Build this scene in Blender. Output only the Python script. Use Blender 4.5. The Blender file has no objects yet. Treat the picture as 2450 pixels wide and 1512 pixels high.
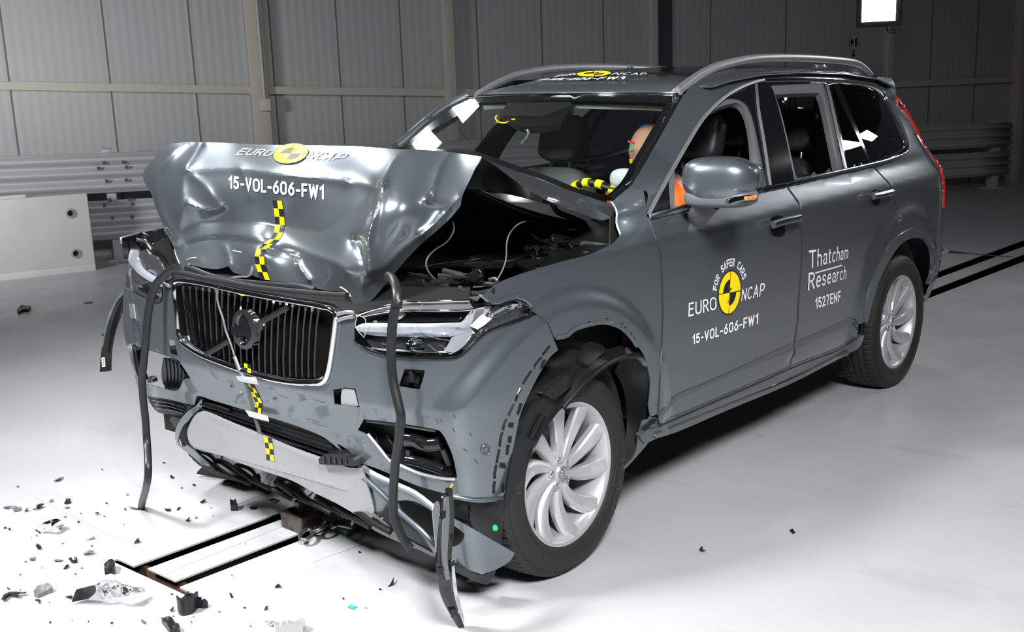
import bpy, bmesh, math, random
import numpy as np
from mathutils import Vector, Matrix
from mathutils.geometry import delaunay_2d_cdt
random.seed(7); rng = np.random.RandomState(7)
scn = bpy.context.scene; COL = scn.collection
# ---------------------------------------------------------------- camera
W, H = 2450, 1512
CAM = np.array([2.876990, 3.182307, 1.689017]); YAW, PITCH, ROLL, FPX = 3.8524586, 0.2254325, -0.0362895, 2647.244
PYO = 60.0
Fv = np.array([math.cos(YAW)*math.cos(PITCH), math.sin(YAW)*math.cos(PITCH), -math.sin(PITCH)])
Rv = np.cross(Fv, [0, 0, 1.]); Rv /= np.linalg.norm(Rv); Uv = np.cross(Rv, Fv)
_c, _s = math.cos(ROLL), math.sin(ROLL)
Rv, Uv = _c*Rv+_s*Uv, -_s*Rv+_c*Uv
cd = bpy.data.cameras.new('camera'); cam = bpy.data.objects.new('camera', cd); COL.objects.link(cam)
M = Matrix(((Rv[0], Uv[0], -Fv[0], CAM[0]), (Rv[1], Uv[1], -Fv[1], CAM[1]), (Rv[2], Uv[2], -Fv[2], CAM[2]), (0, 0, 0, 1)))
cam.matrix_world = M
cd.sensor_width = 36; cd.lens = FPX/W*36; cd.shift_y = PYO/W; cd.clip_start = .05; cd.clip_end = 100
scn.camera = cam
# ---------------------------------------------------------------- world, exposure
wd = bpy.data.worlds.new('World'); scn.world = wd; wd.use_nodes = True
wd.node_tree.nodes['Background'].inputs[0].default_value = (.8, .85, .9, 1)
wd.node_tree.nodes['Background'].inputs[1].default_value = .05
vs = scn.view_settings; vs.view_transform = 'Standard'; vs.look = 'None'; vs.gamma = 1; vs.use_curve_mapping = False
vs.exposure = 0.0
# ---------------------------------------------------------------- floods of the hall and one added wall fill, power in W
def area(loc, target, size, power, col=(1, 1, 1), sy=None, spread=180):
    l = bpy.data.lights.new('flood_or_fill', 'AREA'); l.energy = power; l.color = col
    l.shape = 'RECTANGLE'; l.size = size; l.size_y = sy or size; l.spread = math.radians(spread)
    o = bpy.data.objects.new('flood_or_fill', l); COL.objects.link(o); o.location = loc
    o.rotation_euler = (Vector(target)-Vector(loc)).to_track_quat('-Z', 'Y').to_euler(); return o
LIGHTS = [
 ((3.2, 4.6, 4.6), (-.2, .6, .3), 1.1, 180, 1.1, 92),
 ((3.9, -1.3, 4.8), (0.3, 0.0, .3), 1.1, 145, 1.0, 88),
 ((0.4, -3.0, 5.0), (-.6, -.4, .6), .9, 50, .9, 90),
 ((-3.3, -3.2, 3.0), (-1.6, -1.2, 0), .20, 3, .26, 150),
 ((-2.95, -3.5, 3.0), (-1.6, -1.6, 0), .20, 3, .26, 150),
 ((-8.1, 2.75, 3.0), (-2.0, 1.6, .8), .30, 15, .30, 150),
 ((-8.25, 2.3, 3.0), (-2.0, 1.6, .8), .30, 15, .30, 150),
 ((-5.5, 3.5, 5.0), (-3.6, 3.0, 0), .8, 12, .8, 120),
 ((1.6, -6.2, 2.0), (-4.0, -9.0, 2.0), .8, 62, .8, 95),  # unseen fill lamp, added to brighten the left part of the back wall
]
for lc, tg, sz, pw, sy, sp in LIGHTS: area(lc, tg, sz, pw, (1, 1, 1), sy, sp)
# ---------------------------------------------------------------- materials
def mat(name, col, rough=.5, metal=0., coat=0., spec=.5, trans=0., alpha=1., emit=None, es=0., bump=None, noise=None, ior=1.45, coatr=.03):
    m = bpy.data.materials.new(name); m.use_nodes = True; nt = m.node_tree; b = nt.nodes['Principled BSDF']
    b.inputs['Base Color'].default_value = (*col, 1); b.inputs['Roughness'].default_value = rough
    b.inputs['Metallic'].default_value = metal; b.inputs['Coat Weight'].default_value = coat; b.inputs['Coat Roughness'].default_value = coatr
    b.inputs['Specular IOR Level'].default_value = spec; b.inputs['Transmission Weight'].default_value = trans
    b.inputs['Alpha'].default_value = alpha; b.inputs['IOR'].default_value = ior
    if emit: b.inputs['Emission Color'].default_value = (*emit, 1); b.inputs['Emission Strength'].default_value = es
    if noise:   # (scale, amount, second colour)
        tc = nt.nodes.new('ShaderNodeTexCoord'); n = nt.nodes.new('ShaderNodeTexNoise'); n.inputs['Scale'].default_value = noise[0]; n.inputs['Detail'].default_value = 6
        r = nt.nodes.new('ShaderNodeValToRGB'); r.color_ramp.elements[0].position = .5-noise[1]; r.color_ramp.elements[1].position = .5+noise[1]
        r.color_ramp.elements[0].color = (*col, 1); r.color_ramp.elements[1].color = (*noise[2], 1)
        nt.links.new(tc.outputs['Object'], n.inputs['Vector']); nt.links.new(n.outputs['Fac'], r.inputs[0]); nt.links.new(r.outputs[0], b.inputs['Base Color'])
    if bump:
        tc = nt.nodes.new('ShaderNodeTexCoord'); n = nt.nodes.new('ShaderNodeTexNoise'); n.inputs['Scale'].default_value = bump[0]; n.inputs['Detail'].default_value = 5
        bp = nt.nodes.new('ShaderNodeBump'); bp.inputs['Strength'].default_value = bump[1]; bp.inputs['Distance'].default_value = .01
        nt.links.new(tc.outputs['Object'], n.inputs['Vector']); nt.links.new(n.outputs['Fac'], bp.inputs['Height']); nt.links.new(bp.outputs[0], b.inputs['Normal'])
    return m
PAINT = mat('grey_metallic_paint', (.138, .160, .180), .34, .72, 1., noise=(900, .2, (.158, .182, .204)))
PAINTD = mat('grey_trim_paint', (.12, .137, .152), .42, .6, .5)
SILVER = mat('satin_silver', (.55, .56, .57), .38, .7)
ALLOY = mat('alloy', (.52, .53, .55), .36, .55, .25)
CHROME = mat('chrome', (.85, .86, .88), .07, 1.)
SATIN = mat('satin_aluminium', (.36, .38, .40), .4, .75)
BLACKG = mat('gloss_black', (.008, .008, .009), .12, 0, .5)
BLACK = mat('black_plastic', (0.007, 0.007, 0.0075), .42)
BLACKM = mat('matt_black', (0.004, 0.004, 0.004), .7)
RUBBER = mat('rubber', (0.009, 0.009, 0.0095), .55, bump=(60, .1))
SEALM = mat('seal_rubber', (0.013, 0.0135, 0.0145), .38)
TYRE = mat('tyre', (0.014, 0.0135, 0.013), .6, bump=(40, .15))
def glassm(name, col, rough=.0, ior=1.5, extra=0.):
    m = bpy.data.materials.new(name); m.use_nodes = True; nt = m.node_tree; nt.nodes.clear(); L = nt.links.new
    out = nt.nodes.new('ShaderNodeOutputMaterial'); tr = nt.nodes.new('ShaderNodeBsdfTransparent'); gl = nt.nodes.new('ShaderNodeBsdfGlossy'); mx = nt.nodes.new('ShaderNodeMixShader'); fr = nt.nodes.new('ShaderNodeFresnel')
    tr.inputs[0].default_value = (*col, 1); gl.inputs[0].default_value = (1, 1, 1, 1); gl.inputs['Roughness'].default_value = rough; fr.inputs[0].default_value = ior
    ge = nt.nodes.new('ShaderNodeNewGeometry'); mr = nt.nodes.new('ShaderNodeMapRange'); mr.inputs['To Min'].default_value = ior; mr.inputs['To Max'].default_value = 1/ior; L(ge.outputs['Backfacing'], mr.inputs['Value']); L(mr.outputs[0], fr.inputs[0])
    ad = nt.nodes.new('ShaderNodeMath'); ad.operation = 'ADD'; ad.inputs[1].default_value = extra; ad.use_clamp = True; L(fr.outputs[0], ad.inputs[0])
    L(ad.outputs[0], mx.inputs[0]); L(tr.outputs[0], mx.inputs[1]); L(gl.outputs[0], mx.inputs[2]); L(mx.outputs[0], out.inputs[0]); return m
GLASS = glassm('windscreen_glass', (.80, .86, .83)); TINT = glassm('tinted_glass', (.10, .12, .12)); CLEAR = glassm('lamp_glass', (.9, .92, .95), .01, 1.45)
WHITEP = mat('white_decal', (.9, .9, .92), .45)
YELLOWP = mat('yellow_decal', (.95, .72, .0), .45)
BLACKP = mat('black_decal', (.01, .01, .01), .45)
LEATHER = mat('black_leather', (0.02, 0.021, 0.023), .42, bump=(300, .15))
GREYL = mat('grey_lining', (.22, .225, .23), .7)
SKIN = mat('dummy_skin', (.48, .24, .17), .55)
ORANGE = mat('orange_vest', (.85, .16, .02), .7)
BLUE = mat('blue_part', (.02, .1, .6), .4)
RED = mat('red_lens', (.55, .01, .01), .15, 0, .6)
AMBER = mat('amber_lens', (.8, .3, .08), .2, 0, .5)
STEEL = mat('worn_steel', (.16, .15, .14), .4, .8, noise=(30, .15, (.09, .06, .045)))
WIRE = mat('grey_cable', (.13, .13, .135), .5)
GREYT = mat('grey_tape', (.45, .46, .47), .6)
GREEN = mat('green_plastic', (.02, .65, .12), .4)
BLUET = mat('blue_film', (.05, .45, .9), .5)
WALLM = None
# ---------------------------------------------------------------- photo frames used for measuring
FR = {'A': (200, 320, 3.436), 'B': (850, 320, 3.436), 'C': (200, 600, 3.436), 'D': (750, 640, 3.978), 'E': (300, 900, 3.78), 'F': (800, 950, 2.69),
      'G': (1100, 700, 2.16), 'H': (900, 120, 3.0625), 'I': (1480, 120, 2.988), 'J': (1550, 500, 2.52), 'K': (1950, 500, 3.286),
      'L': (0, 0, 3.436), 'N': (0, 300, 3.287), 'O': (0, 1100, 3.5), 'Q': (1800, 0, 3.288), 'P': (0, 0, 1)}
def g(s):
    """'A 10,20 30,40 B 5,6' -> photo pixels; a trailing ! marks a corner"""
    out = []; f = FR['P']
    for t in s.split():
        if t in FR: f = FR[t]; continue
        c = t.endswith('!'); a, b = t.rstrip('!').split(',')
        out.append((f[0]+float(a)/f[2], f[1]+float(b)/f[2], c))
    return out
def smooth(p, closed=True, n=4):
    """Catmull-Rom through points, corners kept"""
    k = len(p); out = []
    rngk = range(k if closed else k-1)
    for i in rngk:
        p1 = p[i]; p2 = p[(i+1) % k]
        p0 = p[(i-1) % k] if (closed or i > 0) else p1; p3 = p[(i+2) % k] if (closed or i+2 < k) else p2
        if p1[2]: p0 = p1
        if p2[2]: p3 = p2
        for j in range(n):
            t = j/n; r = []
            for c in (0, 1):
                a, b, d, e = p0[c], p1[c], p2[c], p3[c]
                r.append(.5*((2*b)+(-a+d)*t+(2*a-5*b+4*d-e)*t*t+(-a+3*b-3*d+e)*t**3))
            out.append(tuple(r))
    if not closed: out.append((p[-1][0], p[-1][1]))
    return out
def G(s, n=4, closed=True): return smooth(g(s), closed, n)
# ---------------------------------------------------------------- rays
def rays(P):
    P = np.atleast_2d(np.array([(p[0], p[1]) for p in P], float))
    return Fv+((P[:, 0]-W/2)/FPX)[:, None]*Rv-((P[:, 1]-H/2-PYO)/FPX)[:, None]*Uv
def at(x, y, ax, v):
    d = rays([(x, y)])[0]; k = 'xyz'.index(ax); return Vector(CAM+d*(v-CAM[k])/d[k])
def surf_plane(ax, v):
    k = 'xyz'.index(ax)
    def f(P):
        d = rays(P); return CAM+d*((v-CAM[k])/d[:, k])[:, None]
    return f
def surf_pl(p0, n):
    p0 = np.array(p0, float); n = np.array(n, float)
    def f(P):
        d = rays(P); return CAM+d*(((p0-CAM)@n)/(d@n))[:, None]
    return f
def surf_implicit(fn, t0=2.2, t1=9.5, steps=260):
    """first root of fn along each ray (fn > 0 outside)"""
    def f(P):
        d = rays(P); n = len(d); ts = np.linspace(t0, t1, steps); X = CAM+d[:, None, :]*ts[None, :, None]
        v = fn(X[..., 0], X[..., 1], X[..., 2]); neg = v < 0
        idx = np.argmax(neg, 1); miss = ~neg.any(1)
        if miss.any():
            idx[miss] = np.argmin(np.abs(v[miss]), 1)
        idx = np.clip(idx, 1, steps-1); a = ts[idx-1].copy(); b = ts[idx].copy()
        for _ in range(22):
            m = (a+b)/2; X = CAM+d*m[:, None]; vm = fn(X[:, 0], X[:, 1], X[:, 2]); s = vm < 0
            b = np.where(s, m, b); a = np.where(s, a, m)
        t = (a+b)/2
        if miss.any():
            c = ts[idx[miss]]; w = ts[1]-ts[0]; dm = d[miss]
            for _ in range(4):
                tt = c[:, None]+np.linspace(-w, w, 21)[None]; X = CAM+dm[:, None, :]*tt[..., None]; v2 = fn(X[..., 0], X[..., 1], X[..., 2])
                c = tt[np.arange(len(c)), np.argmin(v2, 1)]; w /= 8
            t[miss] = c
        return CAM+d*t[:, None]
    return f
def tps(ctrl, smooth_=0.):
    """ctrl: (px,py,ax,val). returns surface interpolating ray distance over the image"""
    P = np.array([(c[0], c[1]) for c in ctrl], float); d = rays(P); k = ['xyz'.index(c[2]) for c in ctrl]
    t = np.array([(c[3]-CAM[kk])/d[i, kk] for i, (c, kk) in enumerate(zip(ctrl, k))]); n = len(P)
    mu = P.mean(0); sc = P.std()+1e-9; Q = (P-mu)/sc
    def U(r2): return np.where(r2 > 1e-12, r2*np.log(r2+1e-30), 0)
    K = U(((Q[:, None]-Q[None])**2).sum(-1))+smooth_*np.eye(n); A = np.zeros((n+3, n+3)); A[:n, :n] = K; A[:n, n] = 1; A[:n, n+1:] = Q; A[n, :n] = 1; A[n+1:, :n] = Q.T
    w = np.linalg.solve(A, np.r_[t, 0, 0, 0])
    def f(P):
        P = np.array([(p[0], p[1]) for p in P], float); q = (P-mu)/sc
        v = U(((q[:, None]-Q[None])**2).sum(-1))@w[:n]+w[n]+q@w[n+1:]
        return CAM+rays(P)*v[:, None]
    return f
def offset(surf, d):
    """move a surface towards the camera side along its rays by d metres (d<0: deeper)"""
    def f(P):
        X = surf(P); r = rays(P); r = r/np.linalg.norm(r, axis=1)[:, None]; dd = d(P) if callable(d) else d
        return X-r*(dd[:, None] if isinstance(dd, np.ndarray) else dd)
    return f
def quadfit(ctrl):
    P = np.array([(c[0], c[1]) for c in ctrl], float); d = rays(P); k = ['xyz'.index(c[2]) for c in ctrl]
    t = np.array([(c[3]-CAM[kk])/d[i, kk] for i, (c, kk) in enumerate(zip(ctrl, k))]); mu = P.mean(0); sc = P.std()
    B = lambda P: (lambda q: np.stack([np.ones(len(q)), q[:, 0], q[:, 1], q[:, 0]**2, q[:, 0]*q[:, 1], q[:, 1]**2], 1))((np.array([(p[0], p[1]) for p in P], float)-mu)/sc)
    w = np.linalg.lstsq(B(P), t, rcond=None)[0]
    return lambda P: CAM+rays(P)*(B(P)@w)[:, None]
def seg_dist(P, L):
    P = np.array([(p[0], p[1]) for p in P], float); best = np.full(len(P), 1e9)
    for a, b in zip(L[:-1], L[1:]):
        a = np.array(a[:2], float); b = np.array(b[:2], float); ab = b-a; t = np.clip(((P-a)@ab)/(ab@ab+1e-9), 0, 1)
        best = np.minimum(best, np.linalg.norm(P-a-t[:, None]*ab, axis=1))
    return best
def creased(surf, tents=(), bumps=()):
    """tents: (polyline, height, width px) sharp folds; bumps: (x,y,height,radius px)"""
    def d(P):
        v = np.zeros(len(P)); Q = np.array([(p[0], p[1]) for p in P], float)
        for L, h, w in tents: v += h*np.exp(-(np.sqrt(seg_dist(P, L)**2+14.)-3.7)/w)
        for x, y, h, r in bumps: v += h*np.exp(-((Q[:, 0]-x)**2+(Q[:, 1]-y)**2)/(2*r*r))
        return v
    return offset(surf, d)
# ---------------------------------------------------------------- scene-graph helpers
def lab(o, label=None, cat=None, group=None, kind=None):
    if label: o['label'] = label
    if cat: o['category'] = cat
    if group: o['group'] = group
    if kind: o['kind'] = kind
    return o
def empty(name, loc=(0, 0, 0), rot=(0, 0, 0), parent=None):
    o = bpy.data.objects.new(name, None); COL.objects.link(o); o.location = loc; o.rotation_euler = rot; o.empty_display_size = .1
    if parent: o.parent = parent
    return o
def mesh(name, V, F, m, parent=None, smooth_=True):
    us = sorted({i for f in F for i in f})
    if len(us) < len(V): mp_ = {u: i for i, u in enumerate(us)}; V = [V[u] for u in us]; F = [tuple(mp_[i] for i in f) for f in F]
    me = bpy.data.meshes.new(name); me.from_pydata([tuple(v) for v in V], [], [tuple(f) for f in F]); me.materials.append(m); me.update()
    if smooth_: me.polygons.foreach_set('use_smooth', [True]*len(me.polygons))
    o = bpy.data.objects.new(name, me); COL.objects.link(o)
    if parent: o.parent = parent
    return o
def autosmooth(o, ang=35):
    me = o.data; me.set_sharp_from_angle(angle=math.radians(ang)); return o
def inpoly(P, poly):
    x, y = P[:, 0], P[:, 1]; r = np.zeros(len(P), bool); n = len(poly)
    for i in range(n):
        x1, y1 = poly[i][:2]; x2, y2 = poly[(i+1) % n][:2]
        if y1 == y2: continue
        c = ((y1 > y) != (y2 > y)) & (x < (x2-x1)*(y-y1)/(y2-y1)+x1); r ^= c
    return r
def cdt(outline, holes=(), step=12., grid=True, lines=()):
    loops = [outline]+list(holes); V = []; E = []
    for lp in loops:
        pts = []
        for i in range(len(lp)):
            a = np.array(lp[i][:2], float); b = np.array(lp[(i+1) % len(lp)][:2], float); L = np.linalg.norm(b-a)
            if L < 1e-3: continue
            k = max(1, int(math.ceil(L/step)))
            for j in range(k): pts.append(a+(b-a)*j/k)
        s = len(V); V += pts; E += [(s+i, s+(i+1) % len(pts)) for i in range(len(pts))]
    for L in lines:
        pts = []
        for a, b in zip(L[:-1], L[1:]):
            a = np.array(a[:2], float); b = np.array(b[:2], float); k = max(1, int(math.ceil(np.linalg.norm(b-a)/step))); pts += [a+(b-a)*j/k for j in range(k)]
        pts.append(np.array(L[-1][:2], float)); A0 = np.array(V); keep = [p for p in pts if np.sqrt(((A0-p)**2).sum(1)).min() > step*.5 and inpoly(np.array([p]), outline)[0]]
        if len(keep) < 3: continue
        s = len(V); V += keep; E += [(s+i, s+i+1) for i in range(len(keep)-1) if np.linalg.norm(keep[i+1]-keep[i]) < step*1.6]
    A = np.array(V)
    if grid:
        x0, y0 = A.min(0); x1, y1 = A.max(0)
        xs = np.arange(x0+step/2, x1, step); ys = np.arange(y0+step/2, y1, step*.87)
        gx, gy = np.meshgrid(xs, ys); gx = gx+(np.arange(len(ys)) % 2)[:, None]*step/2; Q = np.stack([gx.ravel(), gy.ravel()], 1)
        k = inpoly(Q, outline)
        for h in holes: k &= ~inpoly(Q, h)
        Q = Q[k]
        if len(Q):
            dmin = np.full(len(Q), 1e9)
            for s in range(0, len(A), 200): dmin = np.minimum(dmin, np.sqrt(((Q[:, None]-A[None, s:s+200])**2).sum(-1)).min(1))
            Q = Q[dmin > step*.45]; V += list(Q)
    r = delaunay_2d_cdt([Vector(v) for v in V], E, [], 0, 1e-5)
    v2 = np.array([tuple(v) for v in r[0]]); f2 = np.array([f for f in r[2] if len(f) == 3])
    c = v2[f2].mean(1); k = inpoly(c, outline)
    for h in holes: k &= ~inpoly(c, h)
    f2 = f2[k]
    a, b, d = v2[f2[:, 0]], v2[f2[:, 1]], v2[f2[:, 2]]
    ar = (b[:, 0]-a[:, 0])*(d[:, 1]-a[:, 1])-(b[:, 1]-a[:, 1])*(d[:, 0]-a[:, 0]); f2 = f2[np.abs(ar) > 1e-6]; ar = ar[np.abs(ar) > 1e-6]
    f2 = np.where((ar > 0)[:, None], f2[:, ::-1], f2)   # image y down: make normals face the camera
    used = np.unique(f2); mp = {u: i for i, u in enumerate(used)}
    return v2[used], [[mp[i] for i in f] for f in f2]
def patch(name, outline, surf, m, parent=None, holes=(), step=12., thick=.002, off=0., smooth_=True, lines=()):
    """sheet with a traced outline, lying on a real surface, with thickness"""
    v, f = cdt(outline, holes, step, True, lines); s = offset(surf, off) if off else surf
    o = mesh(name, s(v), f, m, parent, smooth_)
    if thick:
        md = o.modifiers.new('thick', 'SOLIDIFY'); md.thickness = thick; md.offset = -1; md.use_even_offset = False
        es = o.modifiers.new('edges', 'EDGE_SPLIT'); es.split_angle = math.radians(50)
    return o
def strip(name, line, surf, w, m, parent=None, off=.003, h=None, closed=False, n=3, taper=None):
    """trim bar of rectangular/rounded section following a traced line on a surface; w, h in metres"""
    L = smooth(line, closed, n) if len(line[0]) > 2 else line
    X = surf(L); return tube(name, X, w/2, m, parent, h=h/2 if h else None, push=off, closed=closed, taper=taper)
def tube(name, X, r, m, parent=None, h=None, push=0., closed=False, seg=8, taper=None, up=None, caps=True, world=True):
    X = np.array([tuple(x) for x in X], float); n = len(X); V = []; F = []
    T = np.gradient(X, axis=0) if not closed else (np.roll(X, -1, 0)-np.roll(X, 1, 0)); T /= np.linalg.norm(T, axis=1)[:, None]+1e-12
    prev = None
    for i in range(n):
        t = T[i]
        if push or up is None and h:   # section oriented to the viewer side (outwards)
            d = (CAM-X[i]); d /= np.linalg.norm(d); nrm = d-t*(d@t)
        elif up is not None: u = np.array(up, float); nrm = u-t*(u@t)
        elif prev is None: u = np.array([0, 0, 1.]) if abs(t[2]) < .9 else np.array([1., 0, 0]); nrm = u-t*(u@t)
        else: nrm = prev-t*(prev@t)
        nrm /= np.linalg.norm(nrm)+1e-12; prev = nrm; bn = np.cross(t, nrm)
        rr = r[i] if hasattr(r, '__len__') else r
        k = taper(i/(n-1)) if taper else 1.; hh = (h if h else rr)
        c = X[i]+nrm*push
        for j in range(seg):
            a = 2*math.pi*(j+.5)/seg; ca, sa = math.cos(a), math.sin(a)
            if h: ca = math.copysign(abs(ca)**.6, ca); sa = math.copysign(abs(sa)**.6, sa)
            V.append(c+bn*ca*rr*k+nrm*sa*hh*k)
    m_ = n if closed else n-1
    for i in range(m_):
        for j in range(seg):
            a, b = i*seg+j, i*seg+(j+1) % seg; c, d = ((i+1) % n)*seg+(j+1) % seg, ((i+1) % n)*seg+j
            F.append((a, b, c, d))
    if not closed and caps: F.append(tuple(range(seg))[::-1]); F.append(tuple((n-1)*seg+j for j in range(seg)))
    return autosmooth(mesh(name, V, F, m, parent), 50)
def box_vf(c, s, rot=None):
    c = np.array(c, float); s = np.array(s, float)/2
    V = [np.array([x, y, z])*s for x in (-1, 1) for y in (-1, 1) for z in (-1, 1)]
    if rot is not None: R = np.array(rot); V = [R@v for v in V]
    return [c+v for v in V], [(0, 1, 3, 2), (4, 6, 7, 5), (0, 4, 5, 1), (2, 3, 7, 6), (0, 2, 6, 4), (1, 5, 7, 3)]
def boxes(name, L, m, parent=None, bev=0.):
    V = []; F = []
    for b in L:
        v, f = box_vf(*b); s = len(V); V += v; F += [tuple(i+s for i in q) for q in f]
    o = mesh(name, V, F, m, parent, False)
    if bev:
        md = o.modifiers.new('bevel', 'BEVEL'); md.width = bev; md.segments = 3; o.data.polygons.foreach_set('use_smooth', [True]*len(o.data.polygons)); md.harden_normals = False
    return o
def lathe(name, prof, m, parent=None, axis='y', seg=64, closed=False, c=(0, 0, 0)):
    """prof: (r, a) pairs, a along axis"""
    V = []; F = []; n = len(prof)
    for i in range(seg):
        t = 2*math.pi*i/seg; co, si = math.cos(t), math.sin(t)
        for r, a in prof:
            V.append({'y': (r*co, a, r*si), 'z': (r*co, r*si, a), 'x': (a, r*co, r*si)}[axis])
    V = [np.array(v)+np.array(c) for v in V]
    for i in range(seg):
        for j in range(n if closed else n-1):
            a = i*n+j; b = i*n+(j+1) % n; c2 = ((i+1) % seg)*n+(j+1) % n; d = ((i+1) % seg)*n+j
            F.append((a, b, c2, d))
    return autosmooth(mesh(name, V, F, m, parent), 40)
def superell(name, c, s, m, parent=None, e=(.6, .6), rot=None, seg=(28, 16), fn=None):
    V = []; F = []; nu, nv = seg
    def p(v, k): return math.copysign(abs(v)**k, v)
    for j in range(nv+1):
        ph = -math.pi/2+math.pi*j/nv
        for i in range(nu):
            th = 2*math.pi*i/nu
            v = np.array([p(math.cos(ph), e[0])*p(math.cos(th), e[1]), p(math.cos(ph), e[0])*p(math.sin(th), e[1]), p(math.sin(ph), e[0])])
            if fn: v = np.array(fn(*v))
            v = v*np.array(s)/2
            if rot is not None: v = np.array(rot)@v
            V.append(v+np.array(c))
    for j in range(nv):
        for i in range(nu):
            a = j*nu+i; b = j*nu+(i+1) % nu; F.append((a, b, b+nu, a+nu))
    o = mesh(name, V, F, m, parent)
    bm = bmesh.new(); bm.from_mesh(o.data); bmesh.ops.remove_doubles(bm, verts=bm.verts, dist=1e-5); bm.to_mesh(o.data); bm.free()
    return autosmooth(o, 60)
def mirrored(o, parent):
    """the same part on the car's other side"""
    me = o.data.copy(); n = len(me.vertices); co = np.zeros(n*3); me.vertices.foreach_get('co', co); co[1::3] *= -1; me.vertices.foreach_set('co', co); me.flip_normals(); me.update()
    q = bpy.data.objects.new(o.name.split('.')[0], me); COL.objects.link(q); q.parent = parent
    for md in o.modifiers:
        k = q.modifiers.new(md.name, md.type)
        for a in ('thickness', 'offset', 'width', 'segments', 'use_even_offset', 'split_angle'):
            if hasattr(md, a): setattr(k, a, getattr(md, a))
    return q
def merge(objs, name=None):
    """join generated sub-meshes of ONE part into one mesh"""
    V = []; F = []; mats = []; mi = []; sm = []
    for o in objs:
        s = len(V); V += [tuple(v.co) for v in o.data.vertices]; m = o.data.materials[0]
        if m not in mats: mats.append(m)
        for p in o.data.polygons: F.append(tuple(i+s for i in p.vertices)); mi.append(mats.index(m)); sm.append(p.use_smooth)
    par = objs[0].parent; nm = name or objs[0].name.split('.')[0]
    md0 = [(md.type, md.thickness, md.offset) for md in objs[0].modifiers if md.type == 'SOLIDIFY']
    for o in objs: bpy.data.objects.remove(o)
    me = bpy.data.meshes.new(nm); me.from_pydata(V, [], F)
    for m in mats: me.materials.append(m)
    me.polygons.foreach_set('material_index', mi); me.polygons.foreach_set('use_smooth', sm); me.update()
    o = bpy.data.objects.new(nm, me); COL.objects.link(o)
    if par: o.parent = par
    for t, th, of in md0: k = o.modifiers.new('thick', t); k.thickness = th; k.offset = of; o.modifiers.new('edges', 'EDGE_SPLIT').split_angle = .9
    me.set_sharp_from_angle(angle=math.radians(40))
    return o
def text_vf(s, bold=0., shear=0., res=3):
    cu = bpy.data.curves.new('t', 'FONT'); cu.body = s; cu.offset = bold; cu.shear = shear; cu.resolution_u = res; cu.size = 1
    o = bpy.data.objects.new('t', cu); COL.objects.link(o); dg = bpy.context.evaluated_depsgraph_get(); me = bpy.data.meshes.new_from_object(o.evaluated_get(dg))
    bm = bmesh.new(); bm.from_mesh(me)
    for _ in range(3):
        L = [e for e in bm.edges if e.calc_length() > .12]
        if L: bmesh.ops.subdivide_edges(bm, edges=L, cuts=1); bmesh.ops.triangulate(bm, faces=bm.faces)
    V = np.array([tuple(v.co)[:2] for v in bm.verts]); bm.verts.index_update(); F = [[v.index for v in f.verts] for f in bm.faces]; bm.free()
    bpy.data.objects.remove(o); bpy.data.curves.remove(cu); bpy.data.meshes.remove(me)
    mn, mx = V.min(0), V.max(0); V = (V-mn)/(mx-mn); return V, F
def _arc(cx, cy, rx, ry, a0, a1, n=10): return [(cx+rx*math.cos(math.radians(a0+(a1-a0)*k/n)), cy+ry*math.sin(math.radians(a0+(a1-a0)*k/n))) for k in range(n+1)]
def _rb(x0, x1, y0, y1, r=.26): # rounded box loop
    return _arc(x1-r, y1-r, r, r, 0, 90, 6)+_arc(x0+r, y1-r, r, r, 90, 180, 6)+_arc(x0+r, y0+r, r, r, 180, 270, 6)+_arc(x1-r, y0+r, r, r, 270, 360, 6)+[(x1, y1-r)]
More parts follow.
